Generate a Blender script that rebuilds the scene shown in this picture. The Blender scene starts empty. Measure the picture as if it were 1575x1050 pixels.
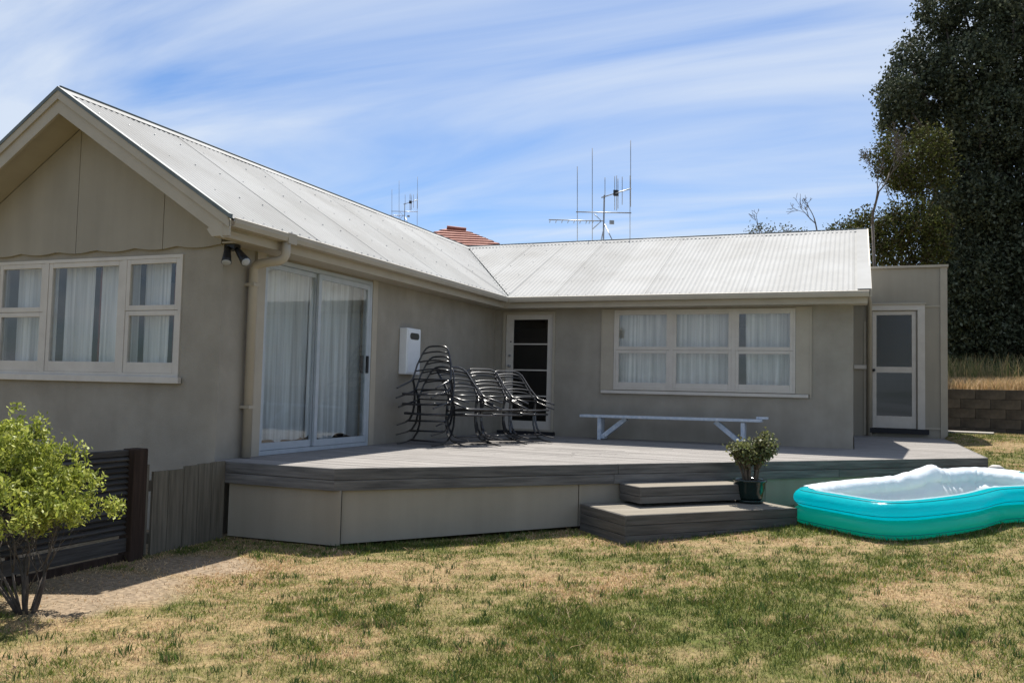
import bpy, math, random
import numpy as np
from mathutils import Vector, Matrix, Quaternion
random.seed(7); rng = np.random.default_rng(11)
sc = bpy.context.scene
COL = sc.collection

# ------------------------------------------------------------------ camera
S = 1.54
F_PX = 1313.63
YAW, PITCH, ROLL = .3807, .056, .0239
CAM = np.array([3.7643, -8.8735, .4922]) * S
fw = np.array([-math.sin(YAW)*math.cos(PITCH), math.cos(YAW)*math.cos(PITCH), math.sin(PITCH)])
_rt = np.array([math.cos(YAW), math.sin(YAW), 0.]); _up = np.cross(_rt, fw)
cr = _rt*math.cos(ROLL) + _up*math.sin(ROLL); cu = -_rt*math.sin(ROLL) + _up*math.cos(ROLL)
cam_d = bpy.data.cameras.new('camera'); cam = bpy.data.objects.new('camera', cam_d); COL.objects.link(cam)
cam_d.sensor_width = 36; cam_d.lens = 36*F_PX/1575; cam_d.clip_end = 2000; cam_d.clip_start = .05
cam.matrix_world = Matrix(((cr[0], cu[0], -fw[0], CAM[0]), (cr[1], cu[1], -fw[1], CAM[1]), (cr[2], cu[2], -fw[2], CAM[2]), (0, 0, 0, 1)))
sc.camera = cam
def ray(px, py): return fw + cr*(px-787.5)/F_PX - cu*(py-525)/F_PX
def atd(px, py, D): return CAM + ray(px, py)*D
def atz(px, py, z): d = ray(px, py); return CAM + d*(z-CAM[2])/d[2]

# ------------------------------------------------------------------ world, sun, exposure
TO_SUN = Vector((-.145, .56, 1.)).normalized()
w = bpy.data.worlds.new('World'); sc.world = w; w.use_nodes = True
nt = w.node_tree; nt.nodes.clear()
N = lambda t, **k: (lambda n: [setattr(n, a, b) for a, b in k.items()] and n or n)(nt.nodes.new(t))
out = N('ShaderNodeOutputWorld'); bg = N('ShaderNodeBackground'); bg.inputs[1].default_value = .055
sky = N('ShaderNodeTexSky', sky_type='NISHITA', sun_disc=False)
sky.sun_elevation = math.asin(TO_SUN.z); sky.sun_rotation = math.atan2(TO_SUN.x, TO_SUN.y)
sky.air_density = 1.0; sky.dust_density = .6; sky.ozone_density = 2.0
tc = N('ShaderNodeTexCoord'); sep = N('ShaderNodeSeparateXYZ'); nt.links.new(tc.outputs['Generated'], sep.inputs[0])
zz = N('ShaderNodeMath', operation='ADD'); nt.links.new(sep.outputs[2], zz.inputs[0]); zz.inputs[1].default_value = .22
zm = N('ShaderNodeMath', operation='MAXIMUM'); nt.links.new(zz.outputs[0], zm.inputs[0]); zm.inputs[1].default_value = .08
dx = N('ShaderNodeMath', operation='DIVIDE'); dy = N('ShaderNodeMath', operation='DIVIDE')
nt.links.new(sep.outputs[0], dx.inputs[0]); nt.links.new(zm.outputs[0], dx.inputs[1])
nt.links.new(sep.outputs[1], dy.inputs[0]); nt.links.new(zm.outputs[0], dy.inputs[1])
cb = N('ShaderNodeCombineXYZ'); nt.links.new(dx.outputs[0], cb.inputs[0]); nt.links.new(dy.outputs[0], cb.inputs[1])
mp = N('ShaderNodeMapping'); nt.links.new(cb.outputs[0], mp.inputs[0]); mp.inputs['Rotation'].default_value = (0, 0, .55); mp.inputs['Scale'].default_value = (.6, 1.9, 1)
n1 = N('ShaderNodeTexNoise'); nt.links.new(mp.outputs[0], n1.inputs[0]); n1.inputs['Scale'].default_value = 1.15; n1.inputs['Detail'].default_value = 9; n1.inputs['Roughness'].default_value = .52; n1.inputs['Distortion'].default_value = .7
r1 = N('ShaderNodeValToRGB'); nt.links.new(n1.outputs[0], r1.inputs[0])
r1.color_ramp.elements[0].position = .36; r1.color_ramp.elements[0].color = (.0, .0, .0, 1)
r1.color_ramp.elements[1].position = .63; r1.color_ramp.elements[1].color = (.85, .85, .85, 1)
mx = N('ShaderNodeMixRGB'); nt.links.new(r1.outputs[0], mx.inputs[0]); tint = N('ShaderNodeMixRGB', blend_type='MULTIPLY'); tint.inputs[0].default_value = 1; nt.links.new(sky.outputs[0], tint.inputs[1]); tint.inputs[2].default_value = (.86, 1.06, 1.32, 1); nt.links.new(tint.outputs[0], mx.inputs[1]); mx.inputs[2].default_value = (7.6, 8.4, 9.5, 1)
nt.links.new(mx.outputs[0], bg.inputs[0]); nt.links.new(bg.outputs[0], out.inputs[0])
sun_d = bpy.data.lights.new('sun', 'SUN'); sun_d.energy = 5.0; sun_d.angle = math.radians(.53); sun_d.color = (1, .95, .87)
sun = bpy.data.objects.new('sun', sun_d); COL.objects.link(sun); sun.rotation_euler = (-TO_SUN).to_track_quat('-Z', 'Y').to_euler(); sun.location = (0, 10, 25)
vs = sc.view_settings; vs.view_transform = 'Standard'; vs.look = 'None'; vs.exposure = .85; vs.gamma = 1; vs.use_curve_mapping = False
sc.cycles.max_bounces = 8; sc.cycles.transparent_max_bounces = 12

# ------------------------------------------------------------------ materials
def hexlin(r, g, b): return tuple(((c/255+.055)/1.055)**2.4 if c > 10 else c/255/12.92 for c in (r, g, b))
def mat(name, col, rough=.7, col2=None, scale=6., detail=6., bump=0., bscale=80., spec=.3, metal=0., ramp=(.35, .65), stretch=None, bdist=.01, coat=0.):
    m = bpy.data.materials.new(name); m.use_nodes = True; t = m.node_tree; b = t.nodes['Principled BSDF']
    b.inputs['Base Color'].default_value = (*col, 1); b.inputs['Roughness'].default_value = rough
    b.inputs['Specular IOR Level'].default_value = spec; b.inputs['Metallic'].default_value = metal; b.inputs['Coat Weight'].default_value = coat
    co = t.nodes.new('ShaderNodeTexCoord'); src = co.outputs['Object']
    if stretch:
        mpn = t.nodes.new('ShaderNodeMapping'); mpn.inputs['Scale'].default_value = stretch; t.links.new(src, mpn.inputs[0]); src = mpn.outputs[0]
    if col2:
        n = t.nodes.new('ShaderNodeTexNoise'); n.inputs['Scale'].default_value = scale; n.inputs['Detail'].default_value = detail; n.inputs['Roughness'].default_value = .6; t.links.new(src, n.inputs[0])
        r = t.nodes.new('ShaderNodeValToRGB'); r.color_ramp.elements[0].position = ramp[0]; r.color_ramp.elements[1].position = ramp[1]
        r.color_ramp.elements[0].color = (*col, 1); r.color_ramp.elements[1].color = (*col2, 1)
        t.links.new(n.outputs[0], r.inputs[0]); t.links.new(r.outputs[0], b.inputs['Base Color'])
    if bump:
        n2 = t.nodes.new('ShaderNodeTexNoise'); n2.inputs['Scale'].default_value = bscale; n2.inputs['Detail'].default_value = 4; t.links.new(src, n2.inputs[0])
        bp = t.nodes.new('ShaderNodeBump'); bp.inputs['Strength'].default_value = bump; bp.inputs['Distance'].default_value = bdist
        t.links.new(n2.outputs[0], bp.inputs['Height']); t.links.new(bp.outputs[0], b.inputs['Normal'])
    return m
def wood(name, c1, c2, along, rough=.85, rnd=.25):
    """weathered wood: streaks stretched along one axis, tone varied per object"""
    st = [14., 14., 14.]; st['xyz'.index(along)] = .9
    m = mat(name, c1, rough, c2, 2.2, 8, .5, 9, .03, ramp=(.3, .7), stretch=st, bdist=.006)
    t = m.node_tree; b = t.nodes['Principled BSDF']; src = b.inputs['Base Color'].links[0].from_socket
    oi = t.nodes.new('ShaderNodeObjectInfo'); mr = t.nodes.new('ShaderNodeMapRange'); t.links.new(oi.outputs['Random'], mr.inputs[0]); mr.inputs[3].default_value = 1-rnd; mr.inputs[4].default_value = 1+rnd
    mm = t.nodes.new('ShaderNodeVectorMath'); mm.operation = 'SCALE'; t.links.new(src, mm.inputs[0]); t.links.new(mr.outputs[0], mm.inputs['Scale']); t.links.new(mm.outputs[0], b.inputs['Base Color'])
    co = [n for n in t.nodes if n.type == 'MAPPING'][0]
    ad = t.nodes.new('ShaderNodeVectorMath'); ad.operation = 'ADD'; tcn = [n for n in t.nodes if n.type == 'TEX_COORD'][0]
    cm = t.nodes.new('ShaderNodeVectorMath'); cm.operation = 'SCALE'; cm.inputs[0].default_value = (37, 19, 23); t.links.new(oi.outputs['Random'], cm.inputs['Scale'])
    t.links.new(tcn.outputs['Object'], ad.inputs[0]); t.links.new(cm.outputs[0], ad.inputs[1]); t.links.new(ad.outputs[0], co.inputs[0])
    return m
def leafmat(name, attr=True, col=(.05, .09, .02), trans=.35, rough=.5, spec=.3):
    m = bpy.data.materials.new(name); m.use_nodes = True; t = m.node_tree; t.nodes.clear()
    o = t.nodes.new('ShaderNodeOutputMaterial'); p = t.nodes.new('ShaderNodeBsdfPrincipled'); p.inputs['Roughness'].default_value = rough; p.inputs['Specular IOR Level'].default_value = spec
    tr = t.nodes.new('ShaderNodeBsdfTranslucent'); mxs = t.nodes.new('ShaderNodeMixShader'); mxs.inputs[0].default_value = trans
    if attr:
        a = t.nodes.new('ShaderNodeAttribute'); a.attribute_name = 'Col'; t.links.new(a.outputs[0], p.inputs['Base Color']); t.links.new(a.outputs[0], tr.inputs[0])
    else:
        p.inputs['Base Color'].default_value = (*col, 1); tr.inputs[0].default_value = (*col, 1)
    t.links.new(p.outputs[0], mxs.inputs[1]); t.links.new(tr.outputs[0], mxs.inputs[2]); t.links.new(mxs.outputs[0], o.inputs[0])
    return m
def glassmat(name, tint=(.975, .985, .98), rough=.0, boost=1.0, wave=0.):
    m = bpy.data.materials.new(name); m.use_nodes = True; t = m.node_tree; t.nodes.clear()
    o = t.nodes.new('ShaderNodeOutputMaterial'); g = t.nodes.new('ShaderNodeBsdfGlossy'); g.inputs['Roughness'].default_value = rough
    tr = t.nodes.new('ShaderNodeBsdfTransparent'); tr.inputs[0].default_value = (*tint, 1)
    fr = t.nodes.new('ShaderNodeLayerWeight'); pw = t.nodes.new('ShaderNodeMath'); pw.operation = 'POWER'; pw.inputs[1].default_value = 5; t.links.new(fr.outputs['Facing'], pw.inputs[0])
    mu = t.nodes.new('ShaderNodeMath'); mu.operation = 'MULTIPLY_ADD'; mu.inputs[1].default_value = .95; mu.inputs[2].default_value = .06*boost; mu.use_clamp = True; t.links.new(pw.outputs[0], mu.inputs[0])
    mxs = t.nodes.new('ShaderNodeMixShader'); t.links.new(mu.outputs[0], mxs.inputs[0]); t.links.new(tr.outputs[0], mxs.inputs[1]); t.links.new(g.outputs[0], mxs.inputs[2]); t.links.new(mxs.outputs[0], o.inputs[0])
    if wave:
        tcn = t.nodes.new('ShaderNodeTexCoord'); n = t.nodes.new('ShaderNodeTexNoise'); n.inputs['Scale'].default_value = 45; t.links.new(tcn.outputs['Object'], n.inputs[0])
        bp = t.nodes.new('ShaderNodeBump'); bp.inputs['Strength'].default_value = wave; bp.inputs['Distance'].default_value = .01; t.links.new(n.outputs[0], bp.inputs['Height']); t.links.new(bp.outputs[0], g.inputs['Normal']); t.links.new(bp.outputs[0], fr.inputs['Normal'])
    return m
def vinyl(name, c, tr=.45, rough=.25):
    m = leafmat(name, False, c, tr, rough, .5)
    t = m.node_tree; p = [n for n in t.nodes if n.type == 'BSDF_PRINCIPLED'][0]
    tcn = t.nodes.new('ShaderNodeTexCoord'); n = t.nodes.new('ShaderNodeTexNoise'); n.inputs['Scale'].default_value = 7; n.inputs['Detail'].default_value = 3; t.links.new(tcn.outputs['Object'], n.inputs[0])
    bp = t.nodes.new('ShaderNodeBump'); bp.inputs['Strength'].default_value = .35; bp.inputs['Distance'].default_value = .03; t.links.new(n.outputs[0], bp.inputs['Height']); t.links.new(bp.outputs[0], p.inputs['Normal'])
    return m
M = {}
M['stucco'] = mat('stucco', (.285, .258, .214), .92, (.345, .313, .262), 2.2, 8, .9, 140, .15, bdist=.006)
M['panel'] = mat('panel', (.30, .271, .22), .85, (.33, .297, .24), 1.3, 6, .15, 60, .2)
def streaks(m, amt):
    t = m.node_tree; b = t.nodes['Principled BSDF']; src = b.inputs['Base Color'].links[0].from_socket
    tcn = t.nodes.new('ShaderNodeTexCoord'); mpn = t.nodes.new('ShaderNodeMapping'); mpn.inputs['Scale'].default_value = (5, 5, .45); n = t.nodes.new('ShaderNodeTexNoise'); n.inputs['Scale'].default_value = 1; n.inputs['Detail'].default_value = 7
    t.links.new(tcn.outputs['Object'], mpn.inputs[0]); t.links.new(mpn.outputs[0], n.inputs[0]); mr = t.nodes.new('ShaderNodeMapRange'); t.links.new(n.outputs[0], mr.inputs[0])
    mr.inputs[1].default_value = .3; mr.inputs[2].default_value = .65; mr.inputs[3].default_value = 1-amt; mr.inputs[4].default_value = 1+amt*.4
    mm = t.nodes.new('ShaderNodeVectorMath'); mm.operation = 'SCALE'; t.links.new(src, mm.inputs[0]); t.links.new(mr.outputs[0], mm.inputs['Scale']); t.links.new(mm.outputs[0], b.inputs['Base Color'])
streaks(M['stucco'], .06); streaks(M['panel'], .08)
M['trim'] = mat('trim', (.36, .32, .255), .6, (.40, .355, .285), 3, 6, .1, 40, .3)
M['joinery'] = mat('joinery', (.50, .46, .41), .55, (.56, .52, .465), 5, 6, .1, 50, .35)
M['alu'] = mat('alu', (.36, .40, .43), .4, (.42, .45, .48), 8, 4, 0, 0, .5)
M['roof'] = mat('roof_steel', (.37, .365, .35), .85, (.435, .435, .425), 1.1, 9, 0, 0, .0, ramp=(.3, .62))
def vary(m, lo, hi):
    t = m.node_tree; b = t.nodes['Principled BSDF']; src = b.inputs['Base Color'].links[0].from_socket; oi = t.nodes.new('ShaderNodeObjectInfo'); mr = t.nodes.new('ShaderNodeMapRange')
    t.links.new(oi.outputs['Random'], mr.inputs[0]); mr.inputs[3].default_value = lo; mr.inputs[4].default_value = hi; mm = t.nodes.new('ShaderNodeVectorMath'); mm.operation = 'SCALE'
    t.links.new(src, mm.inputs[0]); t.links.new(mr.outputs[0], mm.inputs['Scale']); t.links.new(mm.outputs[0], b.inputs['Base Color'])
vary(M['roof'], .93, 1.05); 
M['roofdark'] = mat('roof_flashing', (.09, .11, .115), .5, (.14, .16, .16), 5)
M['rubber'] = mat('rubber', (.03, .03, .032), .6)
M['steel'] = mat('steel', (.33, .34, .34), .4, (.22, .22, .23), 9, 4, 0, 0, .5, .6)
M['black'] = mat('black_paint', (.02, .02, .023), .3, (.03, .03, .033), 20, 4, 0, 0, .8)
M['blackp'] = mat('black_plastic', (.02, .02, .022), .4)
M['lens'] = mat('lamp_lens', (.35, .37, .4), .1, None, spec=.6)
M['white'] = mat('white_enamel', (.78, .80, .82), .4, (.72, .74, .76), 5, 5, 0, 0, .5)
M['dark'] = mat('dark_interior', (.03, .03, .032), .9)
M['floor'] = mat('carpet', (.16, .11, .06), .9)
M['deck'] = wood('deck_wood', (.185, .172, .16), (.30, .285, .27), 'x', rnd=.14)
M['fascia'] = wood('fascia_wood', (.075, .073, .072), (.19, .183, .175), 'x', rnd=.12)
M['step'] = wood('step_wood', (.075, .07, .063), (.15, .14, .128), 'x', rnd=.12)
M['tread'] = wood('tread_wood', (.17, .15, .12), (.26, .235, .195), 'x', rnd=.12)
M['board'] = wood('grey_board', (.095, .085, .066), (.185, .165, .13), 'z', rnd=.12)
M['post'] = wood('post_wood', (.03, .022, .018), (.06, .042, .034), 'z', rnd=.1)
M['louvre'] = wood('louvre_wood', (.04, .036, .034), (.10, .095, .09), 'y', rnd=.2)
M['bench'] = mat('bench_paint', (.42, .49, .58), .75, (.62, .65, .69), 16, 8, .3, 60, .25)
M['benchdark'] = mat('bench_endgrain', (.05, .05, .045), .9)
M['sill'] = mat('dark_sill', (.018, .018, .022), .6)
M['curtain'] = leafmat('curtain_cloth', False, (.80, .79, .77), .15, .9, .05)
M['curtain2'] = leafmat('curtain_blue', False, (.74, .78, .80), .15, .9, .05)
for m_ in (M['curtain'], M['curtain2']):  # streaks down the cloth colour: uneven sheerness, and painted shade for the folds
    t = m_.node_tree; p = [n for n in t.nodes if n.type == 'BSDF_PRINCIPLED'][0]; c0 = tuple(p.inputs['Base Color'].default_value)[:3]
    tcn = t.nodes.new('ShaderNodeTexCoord'); mpn = t.nodes.new('ShaderNodeMapping'); mpn.inputs['Scale'].default_value = (22, 22, .5); n = t.nodes.new('ShaderNodeTexNoise'); n.inputs['Scale'].default_value = 1; n.inputs['Detail'].default_value = 5
    r = t.nodes.new('ShaderNodeValToRGB'); r.color_ramp.elements[0].position = .32; r.color_ramp.elements[1].position = .66; r.color_ramp.elements[0].color = (*[c*.55 for c in c0], 1); r.color_ramp.elements[1].color = (*c0, 1)
    t.links.new(tcn.outputs['Object'], mpn.inputs[0]); t.links.new(mpn.outputs[0], n.inputs[0]); t.links.new(n.outputs[0], r.inputs[0]); t.links.new(r.outputs[0], p.inputs['Base Color'])
M['rust'] = mat('red_cloth', (.16, .045, .03), .9)
M['glass'] = glassmat('window_glass')
M['glassd'] = glassmat('door_glass', (.35, .36, .38))
M['glasso'] = glassmat('obscure_glass', (.30, .31, .29), .16, 1.3, .6)
M['pool1'] = vinyl('pool_vinyl_top', (.0, .72, .80), .7); M['pool2'] = vinyl('pool_vinyl_lower', (.02, .85, .66), .6)
M['liner'] = vinyl('pool_liner', (.78, .80, .84), .25, .4); M['poolfloor'] = mat('pool_floor', (.30, .38, .31), .4, (.36, .37, .26), 5)
M['water'] = glassmat('pool_water', (.75, .85, .78))
M['pot'] = mat('glazed_pot', (.008, .02, .017), .12, None, spec=.6)
M['soil'] = mat('soil', (.05, .035, .022), .95, (.09, .07, .05), 30)
M['stem'] = mat('succulent_stem', (.09, .07, .05), .8, (.14, .11, .08), 25)
M['bark'] = mat('bark', (.06, .05, .042), .95, (.13, .11, .095), 8, 8, .8, 25)
M['twig'] = mat('twig', (.13, .115, .10), .9, (.2, .18, .16), 12)
M['block'] = mat('concrete_block', (.055, .047, .037), .95, (.125, .105, .08), 3, 8, .6, 40)
M['concrete'] = mat('concrete', (.30, .28, .25), .95, (.40, .37, .33), 5, 8, .4, 60)
M['tile'] = mat('clay_tile', (.24, .075, .055), .75, (.34, .13, .09), 6, 6, .3, 30)
M['brickw'] = mat('neighbour_wall', (.35, .32, .28), .9)
M['leaf'] = leafmat('foliage'); M['leafd'] = leafmat('tree_foliage', True, trans=.18, rough=.75, spec=.12); M['grassm'] = leafmat('grass_blades', True, trans=.25, rough=.7, spec=.15)
M['stone'] = mat('pale_stone', (.55, .53, .5), .8, (.4, .38, .36), 12)

# ------------------------------------------------------------------ helpers
class MB:
    def __init__(s): s.v = []; s.f = []
    def add(s, vs, fs):
        o = len(s.v); s.v += [tuple(map(float, p)) for p in vs]; s.f += [tuple(i+o for i in f) for f in fs]; return s
    def box(s, x0, x1, y0, y1, z0, z1):
        return s.add([(x0,y0,z0),(x1,y0,z0),(x1,y1,z0),(x0,y1,z0),(x0,y0,z1),(x1,y0,z1),(x1,y1,z1),(x0,y1,z1)],
                     [(0,3,2,1),(4,5,6,7),(0,1,5,4),(1,2,6,5),(2,3,7,6),(3,0,4,7)])
    def obox(s, c, ax, ay, az):
        """box about centre c with half-axis vectors"""
        c, ax, ay, az = map(np.array, (c, ax, ay, az))
        P = [c+sx*ax+sy*ay+sz*az for sz in (-1,1) for sx, sy in ((-1,-1),(1,-1),(1,1),(-1,1))]
        return s.add(P, [(0,3,2,1),(4,5,6,7),(0,1,5,4),(1,2,6,5),(2,3,7,6),(3,0,4,7)])
    def prism(s, poly, ext):
        """poly: list of 3d points (planar), extruded by vector ext"""
        n = len(poly); P = [np.array(p, float) for p in poly]; e = np.array(ext, float)
        nrm = sum((np.cross(P[i]-P[0], P[(i+1)%n]-P[0]) for i in range(1, n-1)), np.zeros(3))
        if nrm @ e > 0: P = P[::-1]
        return s.add(P+[p+e for p in P], [tuple(range(n)), tuple(range(2*n-1, n-1, -1))]+[(i, n+i, n+(i+1)%n, (i+1)%n) for i in range(n)])
    def tube(s, pts, r, n=8, close=False):
        P = [Vector(p) for p in pts]; m = len(P); rr = r if hasattr(r, '__len__') else [r]*m
        t0 = (P[1]-P[0]).normalized(); a = t0.orthogonal().normalized(); rings = []
        for i in range(m):
            if close: t = (P[(i+1)%m]-P[i-1]).normalized()
            else: t = (P[min(i+1, m-1)]-P[max(i-1, 0)]).normalized()
            a = (a-t*a.dot(t)).normalized(); b = t.cross(a)
            rings.append([P[i]+(a*math.cos(2*math.pi*k/n)+b*math.sin(2*math.pi*k/n))*rr[i] for k in range(n)])
        fs = []
        for i in range(m if close else m-1):
            j = (i+1) % m
            fs += [(i*n+k, i*n+(k+1)%n, j*n+(k+1)%n, j*n+k) for k in range(n)]
        if not close: fs += [tuple(range(n-1, -1, -1)), tuple((m-1)*n+k for k in range(n))]
        return s.add([p for r_ in rings for p in r_], fs)
    def lathe(s, prof, c, n=24):
        vs = [(c[0]+r*math.cos(2*math.pi*k/n), c[1]+r*math.sin(2*math.pi*k/n), c[2]+z) for r, z in prof for k in range(n)]
        fs = [(i*n+k, i*n+(k+1)%n, (i+1)*n+(k+1)%n, (i+1)*n+k) for i in range(len(prof)-1) for k in range(n)]
        return s.add(vs, fs)
    def build(s, name, m, parent=None, smooth=False, bevel=0.):
        me = bpy.data.meshes.new(name); me.from_pydata(s.v, [], s.f); me.update()
        return link(name, me, m, parent, smooth, bevel)
def link(name, me, m, parent=None, smooth=False, bevel=0.):
    o = bpy.data.objects.new(name, me); COL.objects.link(o)
    if m: me.materials.append(M[m] if isinstance(m, str) else m)
    if smooth: me.polygons.foreach_set('use_smooth', [True]*len(me.polygons))
    if bevel:
        b = o.modifiers.new('bevel', 'BEVEL'); b.width = bevel; b.segments = 2; b.limit_method = 'ANGLE'
    if parent: setpar(o, parent)
    return o
def wloc(o):
    l = Vector(o.location)
    return l if not o.parent else l
def setpar(o, p):
    o.parent = p
    if p.type == 'EMPTY' and not p.get('local'): o.matrix_parent_inverse = Matrix.Translation(-Vector(p.location))
def npmesh(name, V, F, cols=None):
    """V (n,3), F (m,k) numpy"""
    V = np.asarray(V, np.float32); F = np.asarray(F, np.int32); k = F.shape[1]
    me = bpy.data.meshes.new(name); me.vertices.add(len(V)); me.vertices.foreach_set('co', V.ravel())
    me.loops.add(F.size); me.loops.foreach_set('vertex_index', F.ravel()); me.polygons.add(len(F))
    me.polygons.foreach_set('loop_start', np.arange(0, F.size, k, dtype=np.int32)); me.polygons.foreach_set('loop_total', np.full(len(F), k, np.int32))
    me.update(calc_edges=True); me.validate()
    if cols is not None:
        a = me.color_attributes.new('Col', 'FLOAT_COLOR', 'POINT'); c4 = np.ones((len(V), 4), np.float32); c4[:, :3] = cols; a.data.foreach_set('color', c4.ravel())
    return me
def thing(name, label, cat, loc=(0,0,0), group=None, local=False):
    o = bpy.data.objects.new(name, None); COL.objects.link(o); o.location = loc; o.empty_display_size = .2
    if local: o['local'] = 1
    return tag(o, label, cat, group)
def tag(o, label=None, cat=None, group=None, kind=None):
    for k, v_ in (('label', label), ('category', cat), ('group', group), ('kind', kind)):
        if v_: o[k] = v_
    return o
def fbm(x, y, sc_, oct=4, seed=0):
    r = np.random.default_rng(seed); T = r.random((64, 64)); out_ = np.zeros_like(x); amp = 1.; tot = 0
    for i in range(oct):
        X = x/sc_*2**i+17.3*i; Y = y/sc_*2**i+9.1*i; ix = np.floor(X).astype(int); iy = np.floor(Y).astype(int); fx = X-ix; fy = Y-iy
        fx = fx*fx*(3-2*fx); fy = fy*fy*(3-2*fy)
        a = T[ix%64, iy%64]; b = T[(ix+1)%64, iy%64]; c = T[ix%64, (iy+1)%64]; d = T[(ix+1)%64, (iy+1)%64]
        out_ += amp*((a*(1-fx)+b*fx)*(1-fy)+(c*(1-fx)+d*fx)*fy); tot += amp; amp *= .5
    return out_/tot

# ------------------------------------------------------------------ setting out
K1 = np.array([1.399, -6.951]); K2 = np.array([7.443, -.646]); DD = (K2-K1)/np.linalg.norm(K2-K1); NN = np.array([DD[1], -DD[0]])
def UV(u, v, z=0.): p = K1+DD*u+NN*v; return (p[0], p[1], z)
def ground_z(x, y):
    u = (x-K1[0])*DD[0]+(y-K1[1])*DD[1]
    up = np.maximum(u, 0); z = -.72+np.where(u > 0, .012*up+.0041*up*up, .012*np.maximum(u, -12))
    return np.minimum(z, .05+.02*np.tanh((z-.05)))
def wall_y(x): return 8.2-.32*(x-7.80)
def bank_z(x, y): return .96+np.clip(y-wall_y(x), 0, 80)*.045

# lawn colouring: patch maps shared by soil and blades
BLOBS = [(1030, 945, 150, 55, -.55), (720, 935, 160, 30, -.25), (560, 1030, 200, 25, -.3), (250, 930, 120, 35, -.2), (1490, 860, 80, 25, -.3), (1170, 985, 90, 30, -.4),
         (1010, 895, 130, 18, .35), (1400, 925, 110, 25, .4), (560, 870, 250, 14, .3), (1050, 875, 90, 10, .35), (1000, 1020, 60, 14, .35), (330, 900, 60, 12, .1), (980, 835, 60, 8, .3), (760, 870, 80, 10, .15)]
def straw_map(x, y):
    s_ = .5+1.25*(fbm(x, y, 1.1, 4, 3)-.5)+.9*(fbm(x, y, .23, 3, 5)-.5)+1.3*(fbm(x, y, .09, 2, 6)-.5)
    for px, py, rx, ry, a in BLOBS:
        c = atz(px, py, -.7); e = atz(px+rx, py, -.7); g_ = atz(px, py+ry, -.7); ax = (e-c)[:2]; ay = (g_-c)[:2]
        Mx = np.linalg.inv(np.array([ax, ay]).T); q = Mx @ np.array([x-c[0], y-c[1]]); s_ = s_+a*np.exp(-(q[0]**2+q[1]**2))
    return np.clip(s_, 0, 1)
BARE = [(165, 900, 130, 28), (90, 925, 90, 22), (300, 868, 90, 16), (1000, 826, 45, 5)]
def bare_map(x, y):
    b = np.zeros_like(x)
    for px, py, rx, ry in BARE:
        c = atz(px, py, -.73); e = atz(px+rx, py, -.73); g_ = atz(px, py+ry, -.73)
        Mx = np.linalg.inv(np.array([(e-c)[:2], (g_-c)[:2]]).T); q = Mx @ np.array([x-c[0], y-c[1]])
        b = np.maximum(b, np.clip(1.6-(q[0]**2+q[1]**2), 0, 1))
    under = (x < .16) & (x > -4) & (y > -12)
    b = np.clip(b+.9*(fbm(x, y, .35, 3, 9)-.5)*(b > .02), 0, 1)
    return np.where(under, np.maximum(b, .8), b)

# ------------------------------------------------------------------ ground
gx = np.unique(np.concatenate([np.linspace(-90, -6, 22), np.arange(-6, 14, .1), np.linspace(14, 110, 24)]))
gy = np.unique(np.concatenate([np.linspace(-60, -14, 16), np.arange(-14, 9.5, .1), np.linspace(9.5, 160, 30)]))
X, Y = np.meshgrid(gx, gy, indexing='ij'); Z = ground_z(X, Y)+.02*(fbm(X, Y, .5, 3, 1)-.5)
under_deck = (Y > -7.2) & (Y < 7.6) & (X > -4) & (X < 7.4)
Z = np.where(under_deck, np.minimum(Z, -.05), Z)
ni, nj = X.shape; idx = np.arange(ni*nj).reshape(ni, nj)
Fq = np.stack([idx[:-1, :-1], idx[1:, :-1], idx[1:, 1:], idx[:-1, 1:]], -1).reshape(-1, 4)
sm = straw_map(X.ravel(), Y.ravel()); bm_ = bare_map(X.ravel(), Y.ravel())
GREEN = np.array([.095, .11, .028]); STRAW = np.array([.30, .215, .115]); EARTH = np.array([.22, .168, .115])
gc = (GREEN*(1-sm[:, None])+STRAW*sm[:, None])*.8; gc = gc*(1-bm_[:, None])+EARTH*bm_[:, None]
me = npmesh('ground', np.stack([X.ravel(), Y.ravel(), Z.ravel()], 1), Fq, gc)
gm = mat('lawn_soil', (.1, .1, .05), .95, bump=.35, bscale=35, bdist=.02, spec=.1); t = gm.node_tree
at_ = t.nodes.new('ShaderNodeAttribute'); at_.attribute_name = 'Col'; nn_ = t.nodes.new('ShaderNodeTexNoise'); nn_.inputs['Scale'].default_value = 28; nn_.inputs['Detail'].default_value = 6
tco = [n for n in t.nodes if n.type == 'TEX_COORD'][0]; t.links.new(tco.outputs['Object'], nn_.inputs[0])
mr = t.nodes.new('ShaderNodeMapRange'); t.links.new(nn_.outputs[0], mr.inputs[0]); mr.inputs[1].default_value = .3; mr.inputs[2].default_value = .7; mr.inputs[3].default_value = .6; mr.inputs[4].default_value = 1.4
vm = t.nodes.new('ShaderNodeVectorMath'); vm.operation = 'SCALE'; t.links.new(at_.outputs[0], vm.inputs[0]); t.links.new(mr.outputs[0], vm.inputs['Scale']); t.links.new(vm.outputs[0], t.nodes['Principled BSDF'].inputs['Base Color'])
tag(link('ground', me, gm, None, True), kind='structure')
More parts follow.
